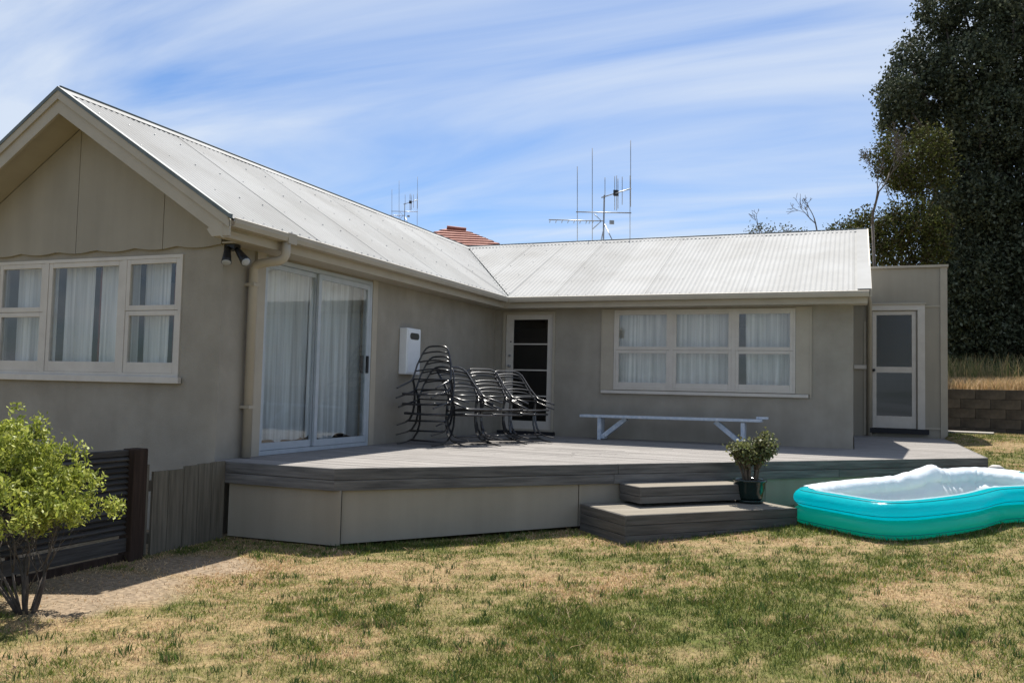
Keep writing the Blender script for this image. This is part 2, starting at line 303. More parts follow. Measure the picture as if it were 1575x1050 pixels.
# raised bank behind the retaining wall
bx = np.linspace(3, 60, 58); bt = np.concatenate([np.linspace(.2, 6, 14), np.linspace(7, 90, 30)])
BX, BT = np.meshgrid(bx, bt, indexing='ij'); BY = wall_y(BX)+BT; BZ = bank_z(BX, BY)+.15*(fbm(BX, BY, 2., 3, 4)-.5)*(BT > .5)
bi = np.arange(BX.size).reshape(BX.shape); Fb = np.stack([bi[:-1, :-1], bi[1:, :-1], bi[1:, 1:], bi[:-1, 1:]], -1).reshape(-1, 4)
M['bank'] = mat('bank_soil', (.16, .12, .06), .95, (.10, .10, .04), 2, 8, .6, 20)
tag(link('bank', npmesh('bank', np.stack([BX.ravel(), BY.ravel(), BZ.ravel()], 1), Fb), 'bank', None, True), kind='structure')

# ------------------------------------------------------------------ house
LW = -6.93; W2 = 1.835; ZG = 2.29; ZR = 3.74; GX = .44; GYB = -.49; RB = 2.70; BX1 = 5.80; XR = 6.04; GE = -7.36
house = thing('house', 'cream roughcast bungalow with an L-shaped pale corrugated iron roof', 'house', (1, 0, -.7))
m = MB()                                              # roughcast walls with real openings
m.box(-.15, 0, LW+.15, -6.30, -.85, 2.2); m.box(-.15, 0, -4.11, 0, -.85, 2.2); m.box(-.15, 0, -6.30, -4.11, -.85, 0); m.box(-.15, 0, -6.30, -4.11, 2.1, 2.2)
m.box(-3.67, -3.15, LW, LW+.15, -.85, 2.3); m.box(-.5, 0, LW, LW+.15, -.85, 2.2); m.box(-3.15, -.5, LW, LW+.15, -.85, .80); m.box(-3.15, -.5, LW, LW+.15, 2.04, 2.3)
m.box(-.15, .17, 0, .15, -.85, 2.2); m.box(.17, 1.11, 0, .15, -.85, .04); m.box(.17, 1.11, 0, .15, 2.08, 2.2); m.box(1.11, 2.14, 0, .15, -.85, 2.2)
m.box(2.14, 4.98, 0, .15, -.85, .80); m.box(2.14, 4.98, 0, .15, 2.1, 2.2); m.box(4.98, BX1, 0, .15, -.85, 2.2)
m.box(BX1-.15, BX1, .15, 5.4, -.85, 2.2); m.box(-3.67, -3.52, LW+.15, 5.4, -.85, 2.2); m.box(-3.52, BX1-.15, 5.25, 5.4, -.85, 2.2)
m.prism([(BX1, GYB+.3, 2.2), (BX1, 5.5, 2.2), (BX1, RB, 3.62)], (-.12, 0, 0))
m.build('wall', 'stucco', house)
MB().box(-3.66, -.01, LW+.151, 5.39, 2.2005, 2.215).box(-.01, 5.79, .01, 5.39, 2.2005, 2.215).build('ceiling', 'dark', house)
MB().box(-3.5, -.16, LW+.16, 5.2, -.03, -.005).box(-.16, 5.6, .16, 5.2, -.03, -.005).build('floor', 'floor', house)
# roof
AMP, PIT = .009, .0762
roof = thing_roof = MB().box(-W2-.02, -W2+.02, GE+.3, RB, ZR-.2, ZR-.1).build('roof', 'trim', house)
def corr(s): return AMP*math.cos(2*math.pi*s/PIT)
def sheet(s0, s1, fn, name='roof_sheet'):
    """corrugated sheet: fn(s) -> (low point, high point) without relief"""
    nseg = max(2, int(round((s1-s0)/PIT*6))); V = []; Fc = []
    sheet.k = getattr(sheet, 'k', 0)+1; off = .005*(sheet.k % 2)
    for i in range(nseg+1):
        s = s0+(s1-s0)*i/nseg; lo, hi = fn(s)
        if lo is None: continue
        V += [(lo[0], lo[1], lo[2]+corr(s)+off), (hi[0], hi[1], hi[2]+corr(s)+off)]
    n = len(V)//2
    if n < 2: return
    Fc = [(2*i, 2*i+2, 2*i+3, 2*i+1) for i in range(n-1)]
    mb = MB(); mb.add(V, Fc)
    o = mb.build(name, 'roof', roof, True); return o
def fL(s):                                            # left wing, slope towards the deck
    tcut = .03
    if s <= GYB+.03: x0 = GX-.04
    else: x0 = GX-(s-GYB)*(W2+GX)/(RB-GYB)-tcut
    if x0 < -W2+.02: return None, None
    tl = (ZR-ZG)/(W2+GX)
    return (x0, s, ZG+(GX-x0)*tl+(-.018 if s <= GYB+.03 else .006)), (-W2, s, ZR+.012)
def fB(s):                                            # back wing, slope towards the deck
    if s >= GX-.03: y0 = GYB+.04
    else: y0 = GYB+(GX-s)*(RB-GYB)/(W2+GX)+.04
    if y0 > RB-.02: return None, None
    tb = (ZR-ZG)/(RB-GYB)
    return (s, y0, ZG+(y0-GYB)*tb+(-.018 if s >= GX-.03 else .006)), (s, RB, ZR+.012)
def fL2(s): tl = (ZR-ZG)/(W2+GX); return (-2*W2-GX+.04, s, ZG+.04*tl+.012), (-W2, s, ZR+.012)
def fB2(s): tb = (ZR-ZG)/(RB-GYB); return (s, 2*RB-GYB-.04, ZG+.04*tb+.012), (s, RB, ZR+.012)
def sheets(a, b, fn):
    s = a
    while s < b-.01:
        e = min(s+.762, b); sheet(s, e, fn); s = e
sheets(GE+.02, RB, fL); sheets(GE+.02, RB+2.4, fL2); sheets(-W2, XR-.16, fB); sheets(-W2-1.0, XR-.16, fB2)
# screw heads on the crests
m = MB()
def screws(a, b, fn, step, ts):
    s = math.ceil(a/PIT)*PIT; k = 0
    while s < b:
        lo, hi = fn(s)
        if lo:
            lo = np.array(lo); hi = np.array(hi); L_ = np.linalg.norm(hi-lo)
            for t_ in ts:
                if t_ > L_-.1 and t_ > .2: continue
                p = lo+(hi-lo)/L_*(t_+random.uniform(-.012, .012)); m.add([(p[0]-.008,p[1]-.008,p[2]+.012),(p[0]+.008,p[1]-.008,p[2]+.012),(p[0]+.008,p[1]+.008,p[2]+.012),(p[0]-.008,p[1]+.008,p[2]+.012),(p[0],p[1],p[2]+.020)],[(0,1,4),(1,2,4),(2,3,4),(3,0,4)])
        k += 1; s += PIT*step
screws(GE+.1, RB, fL, 2, (.06,)); screws(GE+.1, RB, fL, 5, (.72, 1.45, 2.15, 2.6)); screws(-1.8, XR-.2, fB, 2, (.06,)); screws(-1.8, XR-.2, fB, 5, (.8, 1.6, 2.4, 3.3))
tag(m.build('screw_heads', 'steel', roof), kind='stuff')
# ridge caps
tl = (ZR-ZG)/(W2+GX); tb = (ZR-ZG)/(RB-GYB)
def capstrip(a, b, d1, d2, wdt, name, mt='roof'):
    a, b = np.array(a), np.array(b); mb = MB(); P = []
    for p in (a, b):
        P += [p+np.array(d1)*wdt, p, p+np.array(d2)*wdt]
    P = [np.array(q)+np.array((0, 0, .028)) for q in P]; Q = [q-np.array((0, 0, .004)) for q in P]
    mb.add(P+Q, [(0,1,4,3),(1,2,5,4),(6,9,10,7),(7,10,11,8),(0,3,9,6),(2,8,11,5),(0,6,7,1),(1,7,8,2),(3,4,10,9),(4,5,11,10)])
    return mb.build(name, mt, roof)
capstrip((-W2, GE, ZR), (-W2, RB, ZR), (1, 0, -tl), (-1, 0, -tl), .13, 'ridge_cap')
capstrip((-W2, RB+.02, ZR), (XR, RB+.02, ZR), (0, -1, -tb), (0, 1, -tb), .13, 'ridge_cap')
MB().tube([(-W2, GE, ZR+.034), (-W2, RB, ZR+.034)], .013, 8).build('ridge_roll', 'roofdark', roof, True)
MB().tube([(-W2, RB+.02, ZR+.034), (XR, RB+.02, ZR+.034)], .013, 8).build('ridge_roll', 'roofdark', roof, True)
# valley tray, coloured dark to paint in the shadow gap between the slopes
E_ = np.array((GX, GYB, ZG)); R_ = np.array((-W2, RB, ZR)); vd = (R_-E_)/np.linalg.norm(R_-E_)
MB().add([E_+np.array((-.12, 0, .12*tl-.012)), E_+np.array((0, 0, -.012)), E_+np.array((0, .12, .12*tb-.012)), R_+np.array((-.12, 0, .12*tl-.012)), R_+np.array((0, 0, -.012)), R_+np.array((0, .12, .12*tb-.012))], [(0, 1, 4, 3), (1, 2, 5, 4)]).build('valley_tray', 'roofdark', roof)
# flat edge flashing on the back wing's open end
for sg, y0, y1 in ((1, GYB+.02, RB),):
    z0 = ZG+(y0-GYB)*tb+.024; MB().prism([(XR-.19, y0, z0), (XR, y0, z0), (XR, y1, ZR+.024), (XR-.19, y1, ZR+.024)], (0, 0, -.006)).build('edge_flashing', 'roof', roof)
yb_ = 2*RB-GYB-.02; MB().prism([(XR-.19, yb_, ZG+.033), (XR, yb_, ZG+.033), (XR, RB, ZR+.024), (XR-.19, RB, ZR+.024)], (0, 0, -.006)).build('edge_flashing', 'roof', roof)
MB().prism([(XR+.004, GYB+.02, ZG+.03), (XR+.004, RB, ZR+.03), (XR+.004, RB, ZR-.12), (XR+.004, GYB+.02, ZG-.08)], (-.02, 0, 0)).build('barge_board', 'trim', roof)
MB().prism([(XR+.004, 2*RB-GYB, ZG+.03), (XR+.004, RB, ZR+.03), (XR+.004, RB, ZR-.12), (XR+.004, 2*RB-GYB, ZG-.08)], (-.02, 0, 0)).build('barge_board', 'trim', roof)
MB().prism([(XR-.02, GYB+.1, ZG-.04), (XR-.02, RB, ZR-.10), (XR-.02, RB, ZR-.12), (XR-.02, GYB+.1, ZG-.06)], (-.24, 0, 0)).build('verge_soffit', 'trim', roof)
# gable barge boards (two layers and a dark flashing), both sides
for sg in (1, -1):
    f_ = lambda d, t_: (-W2+sg*d, t_-abs(d)*tl)
    def bargepoly(top, bot, dend, y, foot=True):
        a = f_(0, ZR+top); b = f_(dend, ZR+top); c = f_(dend, ZR+bot); d = f_(0, ZR+bot)
        return [(a[0], y, a[1]), (b[0], y, b[1]), (c[0], y, c[1]), (d[0], y, d[1])]
    MB().prism(bargepoly(-.01, -.10, W2+GX-.02, GE-.022), (0, .03, 0)).build('barge_cap', 'trim', roof)
    MB().prism(bargepoly(-.10, -.245, W2+GX-.09, GE), (0, .03, 0)).build('barge_board', 'trim', roof)
    MB().prism(bargepoly(.03, -.012, W2+GX, GE-.03), (0, .05, 0)).build('barge_flashing', 'roofdark', roof)
    MB().prism(bargepoly(-.17, -.19, W2+GX-.1, GE+.03), (0, LW-.035-GE-.03, 0)).build('gable_soffit', 'trim', roof)
# boxed eave end under the barge
MB().box(.2, GX-.13, GE+.03, LW-.04, ZG-.165, ZG-.15).build('eave_end', 'trim', roof)
MB().prism([(GX-.07, GE+.002, ZG+.02), (GX-.02, GE+.002, ZG-.02), (GX-.02, GE+.002, ZG-.17), (GX-.22, GE+.002, ZG-.17), (GX-.28, GE+.002, ZG-.1)], (0, .026, 0)).build('barge_foot', 'trim', roof)
# gutters, fascia, soffits (hollow gutter section)
def gutter(pts_a, pts_b, outv, name):
    a, b, o_ = np.array(pts_a), np.array(pts_b), np.array(outv)
    prof = [(-.10, .0), (-.10, -.08), (.0, -.08), (.012, -.04), (.012, .0), (.002, .006), (.0, -.01), (.0, -.07), (-.094, -.07), (-.094, 0)]
    mb = MB(); n = len(prof)
    for p in (a, b): mb.v += [tuple(p+o_*q[0]+np.array((0, 0, q[1]))) for q in prof]
    mb.f += [(i, (i+1) % n, n+(i+1) % n, n+i) for i in range(n)]+[tuple(range(n)), tuple(range(2*n-1, n-1, -1))]
    return mb.build(name, 'trim', house)
gutter((GX, GE+.05, ZG), (GX, GYB-.0, ZG), (1, 0, 0), 'gutter'); gutter((GX, GYB, ZG), (XR-.03, GYB, ZG), (0, -1, 0), 'gutter')
MB().box(GX-.14, GX-.11, GE+.05, GYB+.14, ZG-.17, ZG-.02).build('fascia_board', 'trim', house)
MB().box(GX-.11, XR-.05, GYB+.11, GYB+.14, ZG-.17, ZG-.02).build('fascia_board', 'trim', house)
MB().box(0.002, GX-.14, LW-.03, -.002, ZG-.16, ZG-.145).build('soffit', 'trim', house)
MB().box(GX-.14, XR-.05, GYB+.14, -.002, ZG-.16, ZG-.145).build('soffit', 'trim', house)
MB().box(GX-.01, GX+.014, -6.50, -6.36, ZG-.1, ZG+.008).build('gutter_bracket', 'trim', house)
# downpipe from the gutter outlet back to the wall
pz = [(GX-.04, -6.47, ZG-.08), (GX-.04, -6.47, 2.08), (GX-.06, -6.48, 2.035), (GX-.1, -6.49, 2.015), (.16, -6.545, 1.985), (.10, -6.55, 1.965), (.07, -6.55, 1.92), (.07, -6.55, 0.004)]
MB().tube(pz, .047, 14).build('downpipe', 'trim', house, True)
for z in (.5, 1.75): MB().box(0.001, .12, -6.60, -6.50, z, z+.03).build('pipe_bracket', 'trim', house)
# gable sheet panels with scalloped lower edge
def under(x): return ZR-.20-abs(x+W2)*tl
joints = [-3.67, -3.15, -1.95, -.75, .0]
for i in range(4):
    x0, x1 = joints[i]+.004, joints[i+1]-.004; n = 16; lowp = []; hi = []
    for k in range(n+1):
        x = x0+(x1-x0)*k/n; lowp.append((x, LW-.036, 2.125-.028*abs(math.sin(math.pi*(x+.02)/.55)))); hi.append((x, LW-.036, max(2.14, under(x))))
    if x0 < -W2 < x1: hi.append((-W2, LW-.036, under(-W2))); hi.sort()
    MB().prism(lowp+hi[::-1], (0, .03, 0)).build('gable_panel', 'panel', house)

# windows ------------------------------------------------------------
def rect(mb, plane, a0, a1, z0, z1, d0, d1):
    """box in wall coordinates: plane 'y' (along x, depth y) or 'x' (along y, depth x)"""
    if plane == 'y': mb.box(a0, a1, d0, d1, z0, z1)
    else: mb.box(d0, d1, a0, a1, z0, z1)
def frame(mb, plane, a0, a1, z0, z1, wd, d0, d1, bot=None):
    bot = bot or wd
    rect(mb, plane, a0, a0+wd, z0, z1, d0, d1); rect(mb, plane, a1-wd, a1, z0, z1, d0, d1)
    rect(mb, plane, a0+wd, a1-wd, z1-wd, z1, d0, d1); rect(mb, plane, a0+wd, a1-wd, z0, z0+bot, d0, d1)
    return mb
def sash(par, a0, a1, z0, z1, d, wd, bot, plane='y'):
    s_ = frame(MB(), plane, a0, a1, z0, z1, wd, d, d+.04, bot).build('sash', 'joinery', par, bevel=.004)
    g = MB(); rect(g, plane, a0+wd-.005, a1-wd+.005, z0+bot-.005, z1-wd+.005, d+.018, d+.022); g.build('pane', 'glass', par)
win1 = frame(MB(), 'y', -3.15, -.5, .80, 2.045, .035, LW-.012, LW+.09).build('gable_window', 'joinery', house)
for a in (-1.27, -2.39): rect(mb := MB(), 'y', a-.03, a+.03, .835, 2.01, LW-.010, LW+.09); mb.build('mullion', 'joinery', win1)
MB().box(-3.2, -.45, LW-.06, LW-.013, .735, .80).build('sill', 'joinery', win1, bevel=.004)
sash(win1, -2.36, -1.30, .835, 2.01, LW-.004, .055, .11)
for a0, a1 in ((-1.24, -.535), (-3.115, -2.42)):
    sash(win1, a0, a1, .835, 1.475, LW-.004, .05, .11); sash(win1, a0, a1, 1.478, 2.01, LW-.008, .05, .055)
win2 = frame(MB(), 'y', 2.14, 4.98, .80, 2.1, .03, -.012, .09).build('deck_window', 'joinery', house)
for a in (3.085, 4.06): rect(mb := MB(), 'y', a-.03, a+.03, .83, 2.07, -.010, .09); mb.build('mullion', 'joinery', win2)
MB().box(1.94, 5.17, -.055, -.013, .735, .785).build('sill', 'joinery', win2, bevel=.004)
for a0, a1 in ((2.17, 3.055), (3.115, 4.03), (4.09, 4.95)):
    sash(win2, a0, a1, .83, 1.445, -.004, .05, .09); sash(win2, a0, a1, 1.448, 2.07, -.010, .05, .055)
for a0, a1 in ((1.945, 2.135), (4.985, 5.19)): MB().box(a0, a1, -.014, -.001, .79, 2.12).build('side_panel', 'trim', win2)
MB().box(5.19, 5.215, -.022, -.001, .735, 2.12).build('cover_strip', 'trim', win2); MB().box(1.925, 1.945, -.022, -.001, .79, 2.12).build('cover_strip', 'trim', win2)
# sliding door
sd = frame(MB(), 'x', -6.30, -4.11, .0, 2.1, .045, -.09, .012).build('sliding_door', 'alu', house)
def slide(a0, a1, d, wd=.05):
    p = frame(MB(), 'x', a0, a1, .05, 2.05, wd, d, d+.03, .075).build('door_panel', 'alu', sd)
    g = MB().box(d+.012, d+.017, a0+wd-.005, a1-wd+.005, .12, 2.005); g.build('pane', 'glass', p); return p
slide(-6.25, -5.27, -.05); p2 = slide(-5.31, -4.17, -.012, .06)
MB().box(.018, .045, -4.235, -4.20, .92, 1.14).build('handle', 'blackp', p2, bevel=.004); MB().box(.019, .04, -4.37, -4.335, .92, 1.14).build('handle', 'louvre', p2)
MB().box(.001, .03, -6.44, -6.30, .0, 2.13).build('door_architrave', 'trim', house); MB().box(.001, .022, -4.11, -3.99, .0, 2.13).build('door_architrave', 'trim', house)
# back door
bd = MB()
frame(bd, 'y', .21, 1.06, .09, 2.05, .09, .02, .06, .14)
door = bd.build('glazed_door', 'joinery', house, bevel=.003)
rect(mb := MB(), 'y', .21, .345, .231, 1.959, .0205, .0595); mb.build('lock_stile', 'joinery', door)
for z in (.655, 1.095, 1.54): MB().box(.345, .97, .024, .056, z-.011, z+.011).build('glazing_bar', 'joinery', door)
for z0, z1 in ((.225, .645), (.665, 1.085), (1.105, 1.53), (1.55, 1.965)): MB().box(.34, .975, .038, .042, z0, z1).build('pane', 'glassd', door)
MB().tube([(.29, .018, 1.16), (.29, -.04, 1.16)], .022, 12).build('knob', 'steel', door, True); MB().tube([(.29, .019, 1.34), (.29, .0, 1.34)], .022, 12).build('lock', 'steel', door, True)
MB().tube([(.30, .019, 1.58), (.30, .008, 1.58)], .012, 10).build('lock', 'blackp', door, True)
frame(MB(), 'y', .16, 1.115, .045, 2.09, .045, -.02, .018).build('door_frame', 'trim', house)
MB().box(.12, 1.15, -.09, -.022, .0, .06).build('door_step', 'sill', house)

# annexe at the far end of the back wing
OB = 5.0
shed = thing('annexe', 'flat-topped cream sheet-clad annexe with a half-glazed door', 'annexe', (6.6, 6.2, -.1))
m = MB(); m.box(5.8005, 6.15, OB, OB+.1, -.2, 3.36); m.box(6.96, 7.485, OB, OB+.1, -.2, 3.36); m.box(6.15, 6.96, OB, OB+.1, 2.51, 3.36); m.box(6.15, 6.96, OB, OB+.1, -.2, .082)
m.box(7.4, 7.485, OB+.1, 7.8, -.2, 3.36); m.box(5.8005, 7.4, 7.7, 7.8, -.2, 3.36); m.box(5.9, 7.4, OB+.1, 7.7, 3.25, 3.36); m.box(5.8005, 5.9, OB+.1, 7.7, -.2, 3.36); m.build('wall', 'panel', shed)
MB().box(5.802, 7.53, OB-.05, 7.85, 3.363, 3.41).build('roof_cap', 'trim', shed)
MB().box(7.387, 7.512, OB-.02, OB-.001, -.1, 3.36).build('corner_batten', 'trim', shed)
MB().box(7.115, 7.386, OB-.014, OB-.001, 2.576, 2.609).build('batten', 'trim', shed); MB().box(7.115, 7.386, OB-.014, OB-.001, .17, .205).build('batten', 'trim', shed)
MB().box(6.15, 7.135, OB-.05, OB-.001, 2.631, 2.665).build('door_head', 'trim', shed)
MB().box(6.15, 7.113, OB-.03, OB-.001, 2.521, 2.630).build('door_trim', 'joinery', shed); MB().box(6.982, 7.113, OB-.03, OB-.001, .166, 2.520).build('door_trim', 'joinery', shed)
MB().box(6.107, 7.178, OB-.1, OB-.001, .071, .164).build('door_sill', 'sill', shed)
sdoor = frame(MB(), 'y', 6.156, 6.954, .17, 2.505, .076, OB+.01, OB+.05, .24).build('half_glazed_door', 'joinery', shed, bevel=.003)
MB().box(6.233, 6.877, OB+.012, OB+.048, 1.274, 1.389).build('mid_rail', 'joinery', sdoor)
MB().box(6.228, 6.882, OB+.028, OB+.032, 1.385, 2.433).build('pane', 'glasso', sdoor); MB().box(6.228, 6.882, OB+.028, OB+.032, .406, 1.278).build('pane', 'glassd', sdoor)
MB().tube([(6.185, OB+.01, 1.32), (6.185, OB-.05, 1.32)], .028, 12).build('knob', 'blackp', sdoor, True)
MB().tube([(6.105, OB-.055, .0), (6.105, OB-.055, 2.66), (6.08, OB-.3, 2.8)], .046, 12).build('downpipe', 'trim', shed, True)
MB().box(5.815, 6.05, OB-.05, OB-.002, 1.34, 1.416).build('rail', 'joinery', shed); MB().box(5.997, 6.04, OB-.02, OB-.001, .02, 2.3).build('batten', 'trim', shed)
# things seen dimly through the lower pane
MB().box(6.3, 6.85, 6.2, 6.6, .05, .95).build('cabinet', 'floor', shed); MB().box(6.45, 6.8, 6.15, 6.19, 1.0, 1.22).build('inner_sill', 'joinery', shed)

# curtains ----------------------------------------------------------
def curtain(plane, a0, a1, z0, z1, d, name_label, mt='curtain', folds=9, gather=0., amp=.03, hem=.0, seed=0, group='curtains behind the glass'):
    r = random.Random(seed); n = int((a1-a0)/.012); rows = 10; V = []; ph = [r.uniform(0, 6.28) for _ in range(4)]
    for j in range(rows+1):
        t_ = j/rows; z = z0+(z1-z0)*t_
        for i in range(n+1):
            s = i/n; a = a0+(a1-a0)*s; q = (s*(a1-a0))
            a_ = a+gather*(1-t_)**2*(s-.15)*.5
            off = amp*(.6+.4*(1-t_))*(math.sin(q*folds*2+ph[0]+.6*math.sin(q*3+ph[1])+.25*(1-t_)*math.sin(q*7+ph[3]))+.45*math.sin(q*folds*4.7+ph[2]))
            zz_ = z+(hem*math.sin(q*9+ph[1])*.5+hem*math.sin(q*23+ph[2])*.35)*(1-t_)
            V.append((a_, d+off, zz_) if plane == 'y' else (d+off, a_, zz_))
    F_ = [(j*(n+1)+i, j*(n+1)+i+1, (j+1)*(n+1)+i+1, (j+1)*(n+1)+i) for j in range(rows) for i in range(n)]
    mb = MB(); mb.add(V, F_); o = mb.build('curtain', mt, None, True)
    return tag(o, name_label, 'curtain', group)
CP = LW+.16
curtain('y', -3.08, -2.47, .6, 2.18, CP, 'white net curtain in the narrow gable window beside the bush side', seed=1, folds=11, amp=.02) if False else None
curtain('y', -3.02, -2.40, .6, 2.18, CP, 'white curtain in the gable window pane farthest from the downpipe', seed=1, folds=12, amp=.022)
curtain('y', -2.28, -1.84, .6, 2.18, CP, 'white curtain in the wide middle gable pane, half away from the downpipe', seed=2, folds=12, amp=.022)
curtain('y', -1.78, -1.24, .6, 2.18, CP, 'white curtain in the wide middle gable pane, half nearer the downpipe', seed=3, folds=12, amp=.022)
curtain('y', -1.16, -.79, .6, 2.18, CP, 'white curtain in the narrow gable sash, wider drop left of a red-brown strip', seed=4, folds=13, amp=.022)
curtain('y', -.73, -.40, .6, 2.18, CP, 'narrow white curtain at the gable window edge nearest the wall corner', seed=5, folds=13, amp=.022)
MB_ = MB().box(-.80, -.72, CP+.05, CP+.07, .6, 2.18); tag(MB_.build('drape', 'rust', None), 'red-brown drape strip showing between white curtains in the narrow gable sash', 'drape')
MB_ = MB().box(-1.84, -1.78, CP+.05, CP+.07, .6, 2.18); tag(MB_.build('drape', 'rust', None), 'dark red-brown drape strip between curtains in the wide middle gable pane', 'drape')
curtain('x', -6.28, -5.13, .12, 2.18, -.22, 'pale blue-white curtain behind the fixed pane of the sliding door', 'curtain2', 8, amp=.045, hem=.05, seed=6)
curtain('x', -5.15, -3.95, .12, 2.18, -.23, 'pale blue-white curtain behind the moving sliding door panel with the handle', 'curtain2', 8, amp=.045, hem=.05, seed=7)
curtain('y', 2.12, 3.12, .86, 2.18, .20, 'white curtain in the deck window sash nearest the glazed door', folds=9, amp=.022, hem=.01, seed=8)
curtain('y', 3.08, 4.08, .86, 2.18, .20, 'white curtain in the middle sash of the deck window', folds=9, amp=.025, hem=.03, seed=9, gather=.1)
curtain('y', 4.22, 5.08, .88, 2.18, .20, 'white curtain pulled aside in the deck window sash nearest the annexe', folds=8, amp=.028, hem=.03, seed=10, gather=-.28)

# white meter box on the side wall
mbx = thing('meter_box', 'white enamel meter box with dark oval slot fixed above the stacked chairs', 'meter box', (0, -3.15, .93))
MB().box(.002, .125, -3.36, -2.96, .93, 1.57).build('case', 'white', mbx, bevel=.012)
MB().box(.1255, .133, -3.335, -2.985, .955, 1.545).build('lid', 'white', mbx, bevel=.004)
pts = [(.1335, -3.16+.085*cx_+.045*math.cos(a), 1.46+.045*math.sin(a)) for cx_, a0 in ((1, -90), (-1, 90)) for a in [math.radians(a0+k*20) for k in range(10)]]
MB().prism(pts, (.004, 0, 0)).build('slot_window', mat('slot_dark', (.06, .06, .055), .3), mbx)

# twin flood lamps under the eave corner
lamp = thing('security_lamp', 'pair of black spot lamps mounted under the eave at the wall corner', 'security lamp', (.06, -6.87, 2.1))
MB().box(.01, .12, -6.92, -6.82, 2.07, 2.135).build('bracket', 'blackp', lamp, bevel=.006)
for a, b in (((.05, -6.93, 2.09), (.10, -7.0, 1.93)), ((.10, -6.86, 2.09), (.27, -6.92, 1.94))):
    a, b = Vector(a), Vector(b); d = b-a
    hd = MB().tube([a, a+d*.3, a+d*.75, b], [.026, .034, .044, .05], 14).build('lamp_head', 'blackp', lamp, True)
    MB().tube([b, b+d*.03, b+d*.06], [.046, .042, .02], 14).build('lens', 'lens', hd, True)

# ------------------------------------------------------------------ deck
deck = thing('deck', 'silver-grey timber deck with an angled front edge and cream skirting', 'deck', (2.5, -2.5, -.7))
poly = [(.02, -6.951), (1.399, -6.951), (7.443, -.646), (7.46, 4.98), (5.815, 4.98), (5.815, -.003), (.02, -.003)]
def xspan(y):
    x0 = .02 if y < -.003 else 5.815
    x1 = 1.399+(y+6.951)*(K2[0]-K1[0])/(K2[1]-K1[1]) if y < -.646 else 7.443+(y+.646)*.003
    return x0, x1
y = -6.951; PW = .0955
while y < 4.97:
    y1 = min(y+PW-.005, 4.98); ya, yb = y, y1
    if ya < -.003 < yb: yb = -.004
    a0, a1 = xspan(ya); b0, b1 = xspan(yb)
    cuts = [] if a1-a0 < 3.4 else ([a0+random.uniform(.32, .68)*(a1-a0)] if a1-a0 < 5 else [a0+.3*(a1-a0)+random.uniform(-.5, .5), a0+.66*(a1-a0)+random.uniform(-.5, .5)])
    st = [None]+cuts+[None]
    for i in range(len(st)-1):
        l0 = a0 if st[i] is None else st[i]+.002; l1 = b0 if st[i] is None else st[i]+.002
        h0 = a1 if st[i+1] is None else st[i+1]-.002; h1 = b1 if st[i+1] is None else st[i+1]-.002
        zt = random.uniform(-.0025, .0)
        MB().prism([(l0, ya, zt), (h0, ya, zt), (h1, yb, zt), (l1, yb, zt)], (0, 0, -.028)).build('deck_board', 'deck', deck)
    y += PW
def alongboard(p, q, z0, z1, off, th, name, mt, par):
    p, q = np.array(p), np.array(q); d = (q-p)/np.linalg.norm(q-p); n = np.array([d[1], -d[0]])
    a, b = p+n*off, q+n*off; L_ = np.linalg.norm(q-p)
    # build along local x so that the grain runs with the board
    mb = MB().box(0, L_, -th, 0, z0, z1); o = mb.build(name, mt, None, bevel=.004)
    ang = math.atan2(d[1], d[0]); o.rotation_euler = (0, 0, ang); o.location = (a[0], a[1], 0)
    # local -y side is outward
    setpar(o, par); return o
k0 = (.17, -6.951)
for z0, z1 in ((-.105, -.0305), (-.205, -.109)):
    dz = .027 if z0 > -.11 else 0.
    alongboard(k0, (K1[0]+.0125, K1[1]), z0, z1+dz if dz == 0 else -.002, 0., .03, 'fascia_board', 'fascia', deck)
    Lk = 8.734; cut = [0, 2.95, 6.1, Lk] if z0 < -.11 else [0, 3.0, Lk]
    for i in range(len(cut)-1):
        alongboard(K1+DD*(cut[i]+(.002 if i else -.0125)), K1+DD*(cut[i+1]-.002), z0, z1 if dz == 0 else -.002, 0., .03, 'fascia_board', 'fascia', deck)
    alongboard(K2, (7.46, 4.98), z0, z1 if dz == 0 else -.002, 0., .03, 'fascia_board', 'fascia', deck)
def skirt(p, q, zb0, zb1):
    p, q = np.array(p), np.array(q); d = (q-p)/np.linalg.norm(q-p); n = np.array([d[1], -d[0]])
    a, b = p-n*.012, q-n*.012
    MB().prism([(a[0], a[1], -.2), (b[0], b[1], -.2), (b[0], b[1], zb1), (a[0], a[1], zb0)], (-n[0]*.012, -n[1]*.012, 0)).build('skirting_panel', 'panel', deck)
skirt((.2, -6.951), (1.46, -6.951), -.71, -.70); skirt(K1+DD*.075-NN*.0, K1+DD*2.545, -.69, -.635); skirt(K1+DD*2.555, K1+DD*5.0, -.635, -.58); skirt(K1+DD*5.01, K1+DD*8.4, -.58, -.35)
MB().prism([(7.40, -.5, -.20), (7.40, 4.9, -.2), (7.40, 4.9, -.3), (7.40, -.5, -.42)], (-.05, 0, 0)).build('end_joist', 'post', deck)
for yy in (-.45, 1.2, 2.9): MB().box(7.3, 7.4, yy, yy+.1, -.7, -.2).build('bearer_post', 'post', deck)

